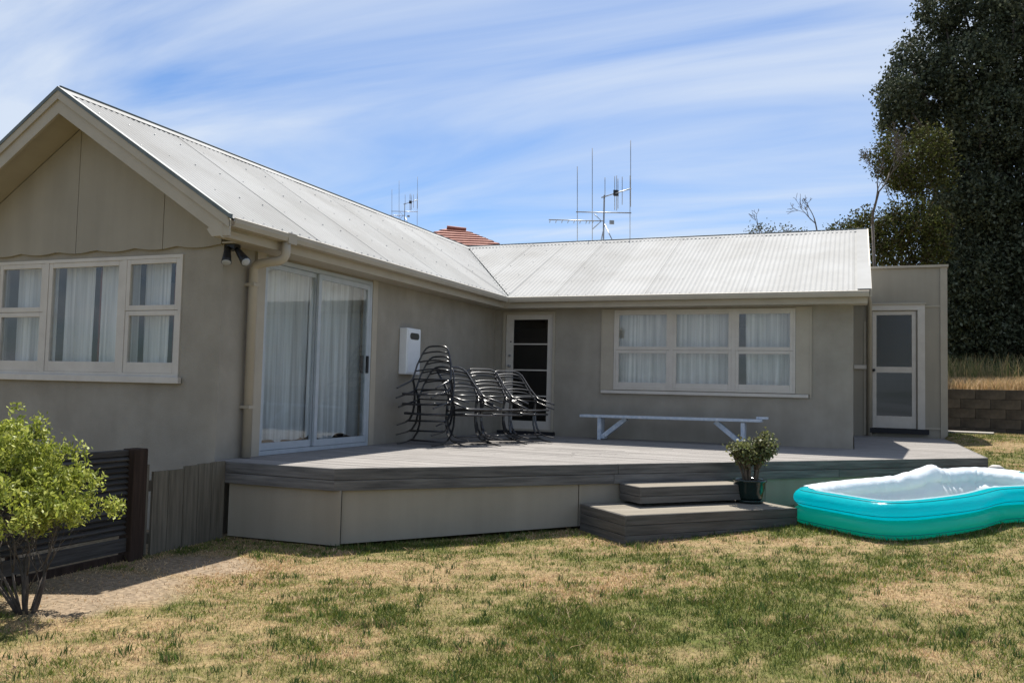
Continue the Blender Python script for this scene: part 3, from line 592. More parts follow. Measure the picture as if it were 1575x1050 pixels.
# steps
def step(label, u0, u1, v1, zt, zb):
    c = UV((u0+u1)/2, v1/2, zb); o = thing('deck_step', label, 'step', c, 'steps up to the deck')
    ang = math.atan2(DD[1], DD[0])
    def lb(name, a0, a1, b0, b1, z0, z1, mt):
        mb = MB().box(0, a1-a0, -(b1-b0), 0, z0, z1); ob = mb.build(name, mt, None, bevel=.004); ob.rotation_euler = (0, 0, ang); ob.location = UV(a0, b0); setpar(ob, o)
    nb = max(2, int(round((v1-.02)/.14))); wb_ = (v1-.02)/nb
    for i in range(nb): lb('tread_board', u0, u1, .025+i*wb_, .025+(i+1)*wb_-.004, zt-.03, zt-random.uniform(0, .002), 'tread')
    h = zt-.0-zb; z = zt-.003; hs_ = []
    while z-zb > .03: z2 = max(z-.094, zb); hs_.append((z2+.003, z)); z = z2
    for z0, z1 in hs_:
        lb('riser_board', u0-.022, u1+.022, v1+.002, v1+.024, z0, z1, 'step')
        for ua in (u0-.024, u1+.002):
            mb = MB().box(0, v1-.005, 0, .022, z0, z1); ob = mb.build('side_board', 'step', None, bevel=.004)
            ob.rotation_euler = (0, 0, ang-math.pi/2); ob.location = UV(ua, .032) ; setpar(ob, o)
    return o
step('upper grey timber step directly under the deck edge, smaller of the two', 3.04, 4.36, .40, -.2, -.37)
step('lower grey timber step on the lawn, wider, with the potted plant standing on it', 2.57, 4.62, .87, -.4, -.70)

# ------------------------------------------------------------------ side fence and gate boards
gate = thing('board_fence', 'short weathered grey vertical board fence beside the deck end', 'fence', (.17, -7.4, -.75))
ys = [-7.90, -7.715, -7.53, -7.345, -7.165, -6.985]
for i in range(5): MB().box(.16+random.uniform(-.004, .004), .182, ys[i]+.003, ys[i+1]-.003, -.80, .0+random.uniform(-.012, .008)-.01*(4-i)*.5).build('board', 'board', gate)
for z in (-.15, -.6): MB().box(.10, .158, -7.9, -6.99, z-.045, z+.045).build('rail', 'board', gate)
MB().box(.12, .165, -7.985, -7.93, -.8, .04).build('end_batten', 'board', gate)
fen = thing('louvre_fence', 'dark stained louvre fence panel with a stout post behind the bush', 'fence', (.15, -9.5, -.8))
MB().box(.10, .235, -8.17, -8.02, -.85, .185).build('post', 'post', fen, bevel=.01)
for i in range(14):
    z = .115-i*.047; MB().obox((.15, -9.6, z), (0, 1.43, 0), (.03, 0, -.022), (.004, 0, .006)).build('louvre', 'louvre', fen)
MB().box(.10, .17, -11.03, -8.172, .13, .175).build('top_rail', 'louvre', fen)
MB().box(.165, .19, -11.03, -8.172, -.66, -.55).build('bottom_rail', 'louvre', fen)
for yy in (-9.15, -10.2): MB().box(.085, .112, yy-.04, yy+.04, -.8, .13).build('post', 'post', fen)
MB().box(.10, .235, -11.2, -11.04, -.85, .185).build('post', 'post', fen, bevel=.01)
MB().box(.12, .16, -11.03, -8.172, -.8, -.69).build('kick_board', 'post', fen)

# ------------------------------------------------------------------ bench
bn = thing('bench', 'long low white-painted timber bench with braced legs under the window', 'bench', (3.15, -.42, 0))
MB().prism([(1.74, -.56, .345), (4.54, -.56, .36), (4.54, -.56, .40), (1.74, -.56, .385)], (0, .28, 0)).build('seat', 'bench', bn, bevel=.005)
MB().box(1.735, 1.7395, -.555, -.285, .346, .384).build('end_cap', 'benchdark', bn)
MB().box(4.45, 4.62, -.40, -.27, .401, .435).build('end_block', 'bench', bn, bevel=.005)
for x, s_ in ((2.06, 1), (4.27, -1)):
    MB().box(x-.028, x+.028, -.54, -.30, .0, .345).build('leg', 'bench', bn, bevel=.004)
    c = np.array([x+s_*.22, -.42, .19]); d = np.array([s_*.195, 0, .155]); nrm = np.array([-d[2], 0, d[0]]); nrm = nrm/np.linalg.norm(nrm)*.035
    MB().obox(c, d, (0, .06, 0), nrm).build('brace', 'bench', bn, bevel=.003)
    MB().box(x+s_*.03, x+s_*.08, -.53, -.31, .02, .09).build('foot_block', 'bench', bn)

# ------------------------------------------------------------------ stacked chairs
def arc(p, q, bow, n=7):
    p, q, b = map(np.array, (p, q, bow)); return [tuple(p+(q-p)*t_+b*4*t_*(1-t_)) for t_ in np.linspace(0, 1, n)]
def make_chair(lean, tw):
    """tubular chair facing -y; the back hoop bends forward into free-ended arms"""
    o = thing('garden_chair', '', 'chair', (0, 0, 0), 'stacked black garden chairs', True)
    R_ = .0125
    def part(name, *tubes):
        mb = MB()
        for tb_ in tubes: mb.tube(tb_, R_, 8)
        return mb.build(name, 'black', o, True)
    wx = .26; sl_, cl_ = math.sin(math.radians(lean)), math.cos(math.radians(lean))
    bk = lambda t_, hw, s_=1: (s_*hw, .085+t_*sl_, .60+t_*cl_)
    hl = .468 if lean < 30 else .57
    hoop = [(-.285, -.34, .49), (-.285, .0, .565), (-.283, .055, .58), bk(.03, .278, -1), bk(.2, .255, -1), bk(hl-.09, tw+.035, -1), bk(hl-.033, tw, -1), bk(hl-.008, tw-.04, -1), bk(hl, tw-.09, -1)]; ar = 0
    bf = part('back_frame', hoop+[(-p[0], p[1], p[2]) for p in hoop[::-1]])
    for t_, hw in ((hl-.11, tw+.04), (hl*.5, .25), (hl*.23, .268)):
        MB().tube(arc(bk(t_, hw, -1), bk(t_, hw), (0, .03*cl_, .03)), .0105, 6).build('back_slat', 'black', bf, True)
    MB().tube([(-.28, .08, .595), (.28, .08, .595)], .009, 6).build('cross_bar', 'black', bf, True)
    sf = part('seat_frame', [(-wx, .13, .39), (-wx, -.24, .415), (-wx+.03, -.275, .405), (wx-.03, -.275, .405), (wx, -.24, .415), (wx, .13, .39), (-wx, .13, .39)])
    for k in range(6): MB().box(-wx, wx, -.22+k*.062, -.22+k*.062+.036, .398, .406).build('seat_slat', 'black', sf)
    for s_ in (-1, 1):
        x = s_*.285; mb = MB()
        P_ = [(.085, .60), (.125, .50), (.135, .38), (.125, .25), (.08, .14), (0, .065), (-.12, .03), (-.33, .008)]
        for q in range(len(P_)-1):
            a, b = np.array((x, *P_[q])), np.array((x, *P_[q+1])); d = (b-a)/2*1.04; nr = np.cross(d, (1, 0, 0)); nr = nr/np.linalg.norm(nr)*.005
            mb.obox((a+b)/2, d, (.015, 0, 0), nr)
        mb.build('leg', 'black', o)
        part('seat_bracket', [(s_*wx, .10, .392), (x, .132, .385)])
    part('floor_bar', [(-.285, -.05, .045), (.285, -.05, .045)])
    return o
protos = [[make_chair(20, .16), False], [make_chair(46, .22), False]]
def copy_tree(o, parent=None):
    c = o.copy(); COL.objects.link(c)
    if parent: c.parent = parent
    for ch in list(o.children): copy_tree(ch, c)
    return c
def chair(x, y, z, face, tilt=0., roll_=0., label='', kind=0):
    o = protos[kind][0] if not protos[kind][1] else copy_tree(protos[kind][0]); protos[kind][1] = True
    ang = math.atan2(face[1], face[0])+math.pi/2
    o.matrix_basis = Matrix.Translation((x, y, z)) @ Matrix.Rotation(ang, 4, 'Z') @ Matrix.Rotation(roll_, 4, 'Y') @ Matrix.Rotation(tilt, 4, 'X')
    o['label'] = label; return o
def stack(x, y, face, n, dz, df, tilt, tstep, where, kind=1, zbase=0.):
    f_ = np.array(face)/np.linalg.norm(face)
    for i in range(n):
        pos = {4: ('bottom', 'second', 'third', 'topmost'), 3: ('bottom', 'middle', 'topmost'), 2: ('lower', 'upper')}[n][i]
        chair(x+f_[0]*df*i+random.uniform(-.01, .01), y+f_[1]*df*i+random.uniform(-.01, .01), zbase+dz*i, (f_[0]+random.uniform(-.13, .13), f_[1]+random.uniform(-.13, .13)), tilt+tstep*i, random.uniform(-.03, .03), f'black metal chair, {pos} of the stack {where}', kind)
stack(.56, -3.42, (-.12, -1), 3, .135, .03, .0, .02, 'under the white meter box', 0)
stack(.98, -3.12, (.8, -.6), 2, .07, .02, .0, -.03, 'next to the meter box stack')
stack(1.12, -2.48, (.8, -.6), 2, .06, .05, .0, -.03, 'second from the glazed door')
stack(1.28, -1.86, (.85, -.55), 2, .05, .05, .0, -.03, 'right in front of the glazed door')

# ------------------------------------------------------------------ potted succulent
pc = np.array(UV(4.42, .42, -.399))
pp = thing('potted_plant', 'bushy succulent in a glossy dark green pot on the lower step', 'potted plant', pc)
MB().lathe([(.0, 0), (.12, 0), (.145, .012), (.155, .03), (.148, .034), (.135, .02), (0, .018)], pc).build('saucer', 'pot', pp, True)
MB().lathe([(0, .02), (.11, .022), (.13, .05), (.15, .13), (.165, .22), (.178, .232), (.18, .25), (.168, .252), (.158, .238), (.155, .20), (0, .20)], pc, 32).build('pot', 'pot', pp, True)
MB().lathe([(0, .228), (.155, .222)], pc).build('soil', 'soil', pp)
tips = []; m = MB(); r = random.Random(5)
def branch(p, d, L_, rad, depth):
    q = p+d*L_; mid = p+d*L_*.5+Vector((r.uniform(-1, 1), r.uniform(-1, 1), 0))*L_*.06
    m.tube([p, mid, q], [rad, rad*.9, rad*.78], 7)
    if depth < 2: tips.append((mid, d))
    if depth == 0: tips.append((q, d)); return
    for _ in range(3 if depth > 1 else 2):
        nd = (d+Vector((r.uniform(-1, 1), r.uniform(-1, 1), r.uniform(0, .9)))*.5).normalized(); branch(q, nd, L_*r.uniform(.55, .85), rad*.72, depth-1)
for k in range(9):
    a = k*2.4; base = Vector(pc)+Vector((.05*math.cos(a), .05*math.sin(a), .2)); branch(base, Vector((.34*math.cos(a)*r.uniform(.3, 1), .34*math.sin(a)*r.uniform(.3, 1), 1)).normalized(), r.uniform(.13, .19), .016, 3)
m.build('stems', 'stem', pp, True)
def leaves(centers, dirs, n_each, spread, size, cols, seed=0, aspect=.5, upbias=.4):
    """diamond leaf quads; returns V,F,C"""
    g = np.random.default_rng(seed); c = np.repeat(np.asarray(centers, float), n_each, 0); n = len(c)
    off = g.normal(size=(n, 3))*spread; p = c+off
    ax = g.normal(size=(n, 3)); ax[:, 2] += upbias; ax /= np.linalg.norm(ax, axis=1)[:, None]
    t_ = np.cross(ax, g.normal(size=(n, 3))); t_ /= np.linalg.norm(t_, axis=1)[:, None]
    s_ = size*g.uniform(.65, 1.35, (n, 1)); w_ = s_*aspect
    V = np.stack([p-ax*s_*.5, p+t_*w_*.5, p+ax*s_*.5, p-t_*w_*.5], 1).reshape(-1, 3)
    F_ = np.arange(4*n).reshape(n, 4); cols = np.asarray(cols)
    cc = cols[g.integers(0, len(cols), n)]*g.uniform(.7, 1.3, (n, 1)); C_ = np.repeat(cc, 4, 0)
    return V, F_, C_
V, F_, C_ = leaves([t_[0] for t_ in tips], None, 16, .032, .034, [(.10, .12, .045), (.16, .17, .06), (.09, .085, .045), (.19, .20, .085)], 3, .75)
me = npmesh('leaves', V, F_, C_); setpar(tag(link('leaves', me, 'leaf'), kind='stuff'), pp)

# ------------------------------------------------------------------ paddling pool
PU, PV = 6.12, 1.36
PO = np.array(UV(PU, PV, 0)); pz0 = float(ground_z(PO[0], PO[1]))-.005
pool = thing('paddling_pool', 'turquoise inflatable paddling pool with slumped white liner on the lawn', 'paddling pool', (PO[0], PO[1], pz0))
NP = 220
def outline(th):
    c, s_ = math.cos(th), math.sin(th)
    e = 2/5.
    u = 1.50*math.copysign(abs(c)**e, c); v = .80*math.copysign(abs(s_)**e, s_)
    waist = .17*math.exp(-((u-.25)/.42)**2)
    v *= 1-waist
    if v > 0 and u > .2: v += .16*min(1, (u-.2)/.7)
    return u, v
# resample evenly
raw = [outline(2*math.pi*i/2000) for i in range(2000)]; raw.append(raw[0]); raw = np.array(raw); L_ = np.r_[0, np.cumsum(np.linalg.norm(np.diff(raw, axis=0), axis=1))]
tt = np.linspace(0, L_[-1], NP, endpoint=False); ctr = np.stack([np.interp(tt, L_, raw[:, 0]), np.interp(tt, L_, raw[:, 1])], 1)
tan = np.roll(ctr, -1, 0)-np.roll(ctr, 1, 0); tan /= np.linalg.norm(tan, axis=1)[:, None]; outn = np.stack([tan[:, 1], -tan[:, 0]], 1)
def puv(u, v, z): p = UV(PU+u, PV+v); return (p[0], p[1], float(ground_z(np.array(p[0]), np.array(p[1])))+z)
bumpz = np.array([.06*math.exp(-((u-.42)/.24)**2)*(v < 0) for u, v in ctr])
def ring(zc, rad, rz, ins, name, mt, a0=0, a1=360, n=20, extra=0., wr=0., seed=0, lift=True):
    """swept tube; ins = inset of the tube centre from the outline; angle range for partial skins"""
    g = np.random.default_rng(seed); mb = MB(); V = []; full = a1-a0 == 360; kk = n if full else n+1
    for i in range(NP):
        hz = bumpz[i] if lift else 0
        for k in range(kk):
            a = math.radians(a0+(a1-a0)*k/n); rr = rad+extra; wob = wr*(math.sin(i*1.9+3*math.sin(i*.31))*.5+g.normal()*.35)
            o_ = (rr+wob)*math.cos(a); z = (rz+extra+wob)*math.sin(a)
            p = ctr[i]+outn[i]*(o_-ins); V.append(puv(p[0], p[1], zc+z+hz))
    F_ = [(i*kk+k, ((i+1) % NP)*kk+k, ((i+1) % NP)*kk+(k+1) % kk, i*kk+(k+1) % kk) for i in range(NP) for k in range(n if full else n)]
    mb.add(V, F_); o = mb.build(name, mt, pool, True); return o
ring(.094, .118, .096, .125, 'lower_ring', 'pool2', lift=False)
ring(.268, .118, .092, .13, 'upper_ring', 'pool1')
def seam(zc, rad, rz, ins, adeg, lift):
    a = math.radians(adeg); P_ = []
    for i in range(NP):
        p = ctr[i]+outn[i]*((rad+.001)*math.cos(a)-ins); P_.append(puv(p[0], p[1], zc+(rz+.001)*math.sin(a)+(bumpz[i] if lift else 0)))
    MB().tube(P_, .0035, 5, True).build('seam', M['seam'], pool, True)
M['seam'] = mat('pool_seam', (.0, .22, .25), .4)
seam(.268, .118, .092, .13, -28, True); seam(.094, .118, .096, .125, -22, False); seam(.268, .118, .092, .13, 62, True)
# liner draped over the inner half of the upper ring and hanging to the floor, wrinkled
g = np.random.default_rng(4); V = []; cols_ = 16
wr1 = np.array([math.sin(i*1.25+2.4*math.sin(i*.27)) for i in range(NP)])
for i in range(NP):
    u, v = ctr[i]; back = v < 0; start = 70 if back and u > -1.3 else (118 if not back else 105)
    for k in range(cols_):
        s_ = k/(cols_-1); wob = .007+.008*(1+wr1[i]*.6+.4*math.sin(i*1.3+k*.35))*min(1, s_*4)*(1+(4.0*math.exp(-((u-.42)/.45)**2) if back else 0))
        if s_ < .6:
            a = math.radians(start+(205-start)*s_/.6); rr = .123
            o_ = (rr+wob)*math.cos(a); z = .268+(.097+wob)*math.sin(a)
        else:
            q = (s_-.6)/.4; a = math.radians(205); o_ = .123*math.cos(a)-.05*min(1, q*4)-.10*q+abs(wob)*-.8; z = .268+.097*math.sin(a)+(.02-(.268+.097*math.sin(a)))*q
        p = ctr[i]+outn[i]*(o_-.13); V.append(puv(p[0], p[1], z+bumpz[i]*(1-max(0, s_-.6)/.4)))
F_ = [(i*cols_+k, i*cols_+k+1, ((i+1) % NP)*cols_+k+1, ((i+1) % NP)*cols_+k) for i in range(NP) for k in range(cols_-1)]
MB().add(V, F_).build('liner', 'liner', pool, True)
fl = [ctr[i]-outn[i]*.38 for i in range(NP)]
MB().add([puv(p[0], p[1], .02) for p in fl], [tuple(range(NP))]).build('pool_floor', 'poolfloor', pool)
MB().add([puv(p[0]*1.0, p[1]*1.0, .07) for p in fl], [tuple(range(NP))]).build('water', 'water', pool)

# ------------------------------------------------------------------ retaining wall, slab, stone
rw = thing('retaining_wall', 'low dark concrete block retaining wall below the dry grass bank', 'wall', (9, 5.5, 0))
wx_ = np.array([1, -.32]); wx_ = wx_/np.linalg.norm(wx_); wn = np.array([wx_[1], -wx_[0]]); p0 = np.array([7.2, wall_y(7.2)])
blk = None; BL, BH = .60, .215
for rrow in range(5):
    for k in range(17):
        s0 = k*BL-(BL/2 if rrow % 2 else 0)
        c = p0+wx_*(s0+BL/2)
        if blk is None:
            blk = MB().box(-BL/2+.003, BL/2-.003, -.1, .1, .003, BH-.002).build('block', 'block', rw, bevel=.005); ob = blk
        else: ob = blk.copy(); COL.objects.link(ob)
        jit = random.uniform(-.006, .006)
        ob.location = (c[0]-wn[0]*(.1+jit), c[1]-wn[1]*(.1+jit), -.07+rrow*BH); ob.rotation_euler = (0, 0, math.atan2(wx_[1], wx_[0]))
cw = [p0-wn*.12, p0+wx_*10.2-wn*.12]; MB().prism([(*(cw[0]), -.4), (*(cw[1]), -.4), (*(cw[1]), .955), (*(cw[0]), .955)], (-wn[0]*.2, -wn[1]*.2, 0)).build('leak_backing', 'block', rw)  # unseen backing added to stop sunlight leaking through the block joints
slab = MB().box(-.55, .55, -.28, .28, 0, .05).build('paving_slab', 'concrete', None, bevel=.008); slab.location = (8.0, 6.9, float(ground_z(np.array(8.0), np.array(6.9)))-.01); slab.rotation_euler = (0, 0, -.15)
tag(slab, 'flat grey concrete slab lying on the grass beside the annexe', 'slab')
st = MB(); r = random.Random(3)
V = [(.11*math.cos(a)*math.cos(b)*r.uniform(.8, 1.1), .08*math.sin(a)*math.cos(b)*r.uniform(.8, 1.1), .07*math.sin(b)+.04) for b in (-1.2, -.5, .3, 1.1) for a in [k*math.pi/5 for k in range(10)]]
st.add(V, [(i*10+k, i*10+(k+1) % 10, (i+1)*10+(k+1) % 10, (i+1)*10+k) for i in range(3) for k in range(10)]+[tuple(range(30, 40)), tuple(range(9, -1, -1))])
so = st.build('pale_stone', 'stone', None, True); so.location = (7.66, .1, float(ground_z(np.array(7.66), np.array(.1)))-.0); tag(so, 'small whitish stone on the grass at the deck end', 'stone')

# ------------------------------------------------------------------ vegetation helpers
def limb_tree(mb, p, d, L_, rad, depth, rr, bend=.25, split=(2, 3), tips=None, up=.15, shrink=(.6, .85), n=6, rf=.68, rmin=0.):
    pts = [p]; dd_ = d.copy(); rads = [rad]
    for k in range(3):
        dd_ = (dd_+Vector((rr.uniform(-1, 1), rr.uniform(-1, 1), rr.uniform(-.4, .8)))*bend*.5).normalized(); pts.append(pts[-1]+dd_*L_/3); rads.append(max(rmin, rad*(1-(.12 if rf < .7 else .07)*(k+1))))
    mb.tube(pts, rads, n)
    if depth == 0:
        if tips is not None: tips.append(pts[-1])
        return
    for _ in range(rr.randint(*split)):
        nd = (dd_+Vector((rr.uniform(-1, 1), rr.uniform(-1, 1), rr.uniform(-.6, .8)+up))*.75).normalized()
        limb_tree(mb, pts[rr.choice((-1, -1, -2))], nd, L_*rr.uniform(*shrink), max(rmin, rads[-1]*rf), depth-1, rr, bend, split, tips, up, shrink, max(4, n-1), rf, rmin)

# lime green bush in front of the fence
bb = Vector((.86, -9.62, float(ground_z(np.array(.86), np.array(-9.62)))))
bush = thing('bush', 'lime green leafy bush with bare lower stems in front of the louvre fence', 'bush', bb)
m = MB(); tips = []; rr = random.Random(21)
for k in range(11):
    a = k*2.399; d = Vector((math.cos(a)*.45-.18, math.sin(a)*.4, 1)).normalized()
    limb_tree(m, bb+Vector((math.cos(a)*.03, math.sin(a)*.03, -.05)), d, rr.uniform(.30, .45), .011, 4, rr, .35, (2, 3), tips, .2, (.5, .72), 6)
m.build('stems', 'bark', bush, True)
g = np.random.default_rng(8); CB = np.array([.55, -9.66, -.03]); RBs = np.array([.68, .54, .46])
cl = []
while len(cl) < 620:
    q = g.normal(size=3); q /= np.linalg.norm(q); q *= g.uniform(.55, 1.)**.5
    lump = .97+.24*math.sin(q[0]*5+1)*math.cos(q[1]*4)+.10*math.sin(q[2]*7+q[0]*3)
    p = CB+q*RBs*lump
    if p[2] < -.34+.25*abs(q[0]): continue
    cl.append(p)
cl += [(.80, -9.6, .40), (.82, -9.6, .45), (.84, -9.58, .49), (.98, -9.45, .30), (1.04, -9.42, .28), (.5, -9.65, .42), (.35, -9.7, .40), (1.0, -9.44, -.2), (1.02, -9.43, -.12)]
V, F_, C_ = leaves(cl, None, 40, .026, .034, [(.27, .31, .045), (.36, .40, .065), (.16, .20, .033), (.42, .44, .11)], 9, .42, .9)
setpar(tag(link('leaves', npmesh('leaves', V, F_, C_), 'leaf'), kind='stuff'), bush)

# trees ---------------------------------------------------------------
def blob_points(c, r3, n, g):
    q = g.normal(size=(n, 3)); q /= np.linalg.norm(q, axis=1)[:, None]; rad = g.uniform(.35, 1.05, (n, 1))**.45
    return np.asarray(c)+q*rad*np.asarray(r3)
def tree(name, label, D, base_px, clumps, leaf, per, cols, trunk_r, seed, group=None, sub=11, spread=.16, depth_j=2.2):
    g = np.random.default_rng(seed); rr = random.Random(seed)
    b = atd(base_px, 560, D); b[2] = bank_z(b[0], b[1])-.1 if b[1] > wall_y(b[0]) else ground_z(b[0], b[1])
    o = thing(name, label, 'tree', b, group); P = []; cents = []
    for (px, py, rpx, dj) in clumps:
        c = atd(px, py, D+dj); R3 = rpx/F_PX*(D+dj); cents.append(c)
        n = max(6, int(sub*(R3/1.0)**2)); P.append(blob_points(c, (R3, R3, R3*.85), n, g))
    P = np.concatenate(P); V, F_, C_ = leaves(P, None, per, spread, leaf, cols, seed, .55, .35)
    setpar(tag(link('crown', npmesh('crown', V, F_, C_), 'leafd'), kind='stuff'), o)
    m = MB(); top = np.mean(cents, 0); base = Vector(b); tv = Vector((base.x+(top[0]-base.x)*.4, base.y+(top[1]-base.y)*.4, top[2]))
    m.tube([base, base+(tv-base)*.35+Vector((.15, .1, 0)), base+(tv-base)*.7, tv], [trunk_r, trunk_r*.8, trunk_r*.6, trunk_r*.35], 10)
    m.build('trunk', 'bark', o, True); m = MB()
    for c in cents:
        s_ = base+(tv-base)*rr.uniform(.35, .9); e = Vector(c); mid = s_+(e-s_)*.5+Vector((rr.uniform(-.3, .3), rr.uniform(-.3, .3), rr.uniform(.1, .5)))
        m.tube([s_, mid, e], [trunk_r*.3, trunk_r*.2, trunk_r*.07], 6)
    m.build('limbs', 'bark', o, True); return o
DK = [(.05, .062, .036), (.075, .09, .055), (.035, .045, .026), (.12, .135, .095)]
big = [(1450, 15, 40, 0), (1428, 70, 38, 1), (1392, 82, 17, 0), (1381, 145, 30, -1), (1368, 150, 20, 0), (1405, 120, 42, 0), (1440, 140, 55, 1), (1395, 190, 38, 0), (1380, 175, 26, -.5), (1500, 40, 55, 1), (1560, 30, 60, -1), (1490, 110, 60, -1), (1545, 110, 60, 0), (1600, 90, 70, 1), (1460, 200, 60, 1),
       (1520, 190, 65, -1), (1580, 190, 70, 0), (1650, 160, 90, 2), (1480, 270, 60, 0), (1545, 275, 70, 1), (1620, 280, 80, -1), (1500, 345, 65, 1), (1570, 360, 75, 0), (1490, 420, 60, 2), (1550, 440, 75, 1), (1630, 420, 80, 0), (1500, 490, 60, 2), (1570, 510, 70, 1), (1640, 510, 80, 1), (1475, 540, 45, 2), (1540, 560, 50, 1.5), (1610, 560, 60, 1),
       (1470, 330, 45, 1), (1465, 390, 40, 2), (1468, 455, 40, 2), (1540, -40, 70, 1), (1470, -30, 40, 1), (1480, 565, 42, 0), (1530, 580, 50, -.6), (1590, 585, 60, -.5), (1462, 520, 30, 0), (1500, 590, 36, -.5), (1560, 600, 45, -1), (1640, 600, 60, -.5), (1520, 500, 55, -.8), (1575, 470, 60, -.8), (1560, 540, 50, -1), (1540, 400, 55, -1), (1475, 440, 40, 0), (1500, 385, 45, -.5), (1480, 480, 40, -.3), (1510, 430, 50, -1), (1520, 320, 50, -1), (1590, 400, 60, -1), (1490, 300, 45, -1), (1620, 0, 80, 2), (1700, 60, 90, 2), (1720, 260, 100, 1), (1720, 450, 100, 2)]
tree('evergreen_tree', 'tall dense dark evergreen tree towering behind the annexe', 30, 1560, big, .135, 26, DK, .34, 31, sub=105, spread=.14)
OL = [(.075, .085, .02), (.10, .105, .028), (.05, .06, .016), (.06, .05, .025)]
ol1 = [(1352, 262, 10, 0), (1366, 216, 12, .3), (1452, 276, 13, 0), (1418, 207, 12, 0), (1340, 243, 7, 0), (1447, 208, 10, 0), (1415, 298, 14, 0), (1380, 288, 12, .4), (1405, 240, 30, 0), (1435, 225, 24, .5), (1375, 250, 26, -.5), (1360, 235, 14, 0), (1400, 275, 26, 0), (1440, 255, 22, .5), (1385, 265, 24, 1)]
tree('olive_tree', 'olive-brown small tree leaning against the dark evergreen', 25, 1430, ol1, .085, 24, OL, .06, 32, sub=270, spread=.13)
ol2 = [(1330, 332, 9, 0), (1378, 325, 14, 0), (1408, 318, 12, .3), (1448, 338, 12, 0), (1290, 356, 6, 0), (1362, 336, 12, 0), (1365, 365, 30, 0), (1340, 350, 22, .5), (1395, 350, 28, 0), (1420, 340, 28, .5), (1440, 365, 24, 0), (1320, 346, 16, .5), (1350, 392, 26, 0), (1385, 395, 28, .4), (1425, 395, 26, 0), (1304, 350, 8, 0)]
tree('olive_tree', 'low rounded olive green tree rising behind the annexe roof', 23, 1395, ol2, .085, 24, OL, .06, 33, sub=270, spread=.12)
ol3 = [(1164, 354, 8, 0), (1180, 357, 7, 0), (1205, 358, 6, 0), (1278, 355, 6, 0), (1230, 366, 12, 0)]
tree('olive_tree', 'tip of a sparse green tree just above the roof ridge near the annexe', 26, 1200, ol3, .08, 20, OL, .05, 34, sub=110, spread=.12)
def bare_tree(label, px, py, D, topy, seed, rad, depth=5, split=(2, 3)):
    rr = random.Random(seed); b = Vector(atd(px, py, D)); top = Vector(atd(px, topy, D)); zb = bank_z(b.x, b.y)-.1 if b.y > wall_y(b.x) else float(ground_z(np.array(b.x), np.array(b.y)))
    root = Vector((b.x, b.y, zb)); o = thing('bare_tree', label, 'tree', root, 'leafless trees above the roof')
    MB().tube([root, root+(b-root)*.5+Vector((.1, 0, 0)), b], [rad*1.3, rad*1.1, rad], 8).build('trunk', 'bark', o, True)
    m = MB(); H = (top-b).length; limb_tree(m, b, Vector((.1, 0, 1)).normalized(), H*.38, rad, depth, rr, .6, split, None, .15, (.55, .8), 6, .74, .0055); m.build('branches', 'bark', o, True)
bare_tree('twiggy leafless tree beside the olive tree above the roof end', 1342, 345, 20.5, 215, 41, .032, 6)
bare_tree('small forked leafless tree above the middle of the roof end', 1258, 362, 22, 285, 43, .02, 4, (2, 3))
bare_tree('tiny leafless twig tree above the ridge beside the sparse green tip', 1168, 362, 22, 315, 44, .012, 4, (2, 2))

# ------------------------------------------------------------------ neighbour's house and the aerials
nh = thing('neighbour_house', 'distant house with a red tiled hip roof above the ridge', 'house', tuple(np.r_[atd(700, 400, 38)[:2], .5]))
D = 38
A = atd(690, 352, D); B = atd(716, 355.5, D); e1 = atd(640, 372, D+1); e2 = atd(800, 392, D-2); e3 = atd(690, 388, D-5); e4 = atd(735, 372, D+7); e1b = atd(612, 392, D-3)
# roof: ridge A-B, eave ring
fwh = np.array([fw[0], fw[1], 0]); fwh /= np.linalg.norm(fwh); rth = np.array([_rt[0], _rt[1], 0.])
rz = A[2]; c = (A+B)/2; ez = rz-2.0
ra = c-rth*.45; rb = c+rth*.40; ra[2] = rz; rb[2] = rz-.08
ev = [c+rth*a+fwh*b for a, b in ((-4.2, -3.4), (4.0, -3.4), (4.0, 3.4), (-4.2, 3.4))]
for p in ev: p[2] = ez
nroof = MB().add([ra, rb]+ev, [(2, 3, 1, 0), (3, 4, 1), (4, 5, 0, 1), (5, 2, 0), (5, 4, 3, 2)]).build('roof', 'tile', nh)
def tilerow(a, b, c_, d_, rows):          # courses of tiles laid as thin steps on a slope (a-b low edge, d-c high edge)
    a, b, c_, d_ = map(np.array, (a, b, c_, d_)); nrm = np.cross(b-a, d_-a); nrm = nrm/np.linalg.norm(nrm)*(.06 if np.cross(b-a, d_-a)[2] > 0 else -.06); mb = MB()
    for i in range(rows):
        t0, t1 = i/rows, (i+1)/rows; p, q = a+(d_-a)*t0, b+(c_-b)*t0; p1, q1 = a+(d_-a)*t1, b+(c_-b)*t1
        mb.add([p+nrm, q+nrm, q1+nrm*.2, p1+nrm*.2, p, q], [(0, 1, 2, 3), (4, 5, 1, 0)])
    mb.build('tile_courses', 'tile', nroof)
tilerow(ev[0], ev[1], rb, ra, 14); tilerow(ev[1], ev[2], rb+.001, rb, 12); tilerow(ev[3], ev[0], ra+.001, ra, 12)
MB().tube([ra+np.array((0, 0, .04)), rb+np.array((0, 0, .04))], .11, 8).build('ridge_tile', 'tile', nroof, True)
m = MB(); pl = [c+rth*a+fwh*b for a, b in ((-3.7, -2.9), (3.5, -2.9), (3.5, 2.9), (-3.7, 2.9))]; pl = [np.array((p[0], p[1], .3)) for p in pl]
m.prism(pl, (0, 0, ez-.35)).build('wall', 'brickw', nh)

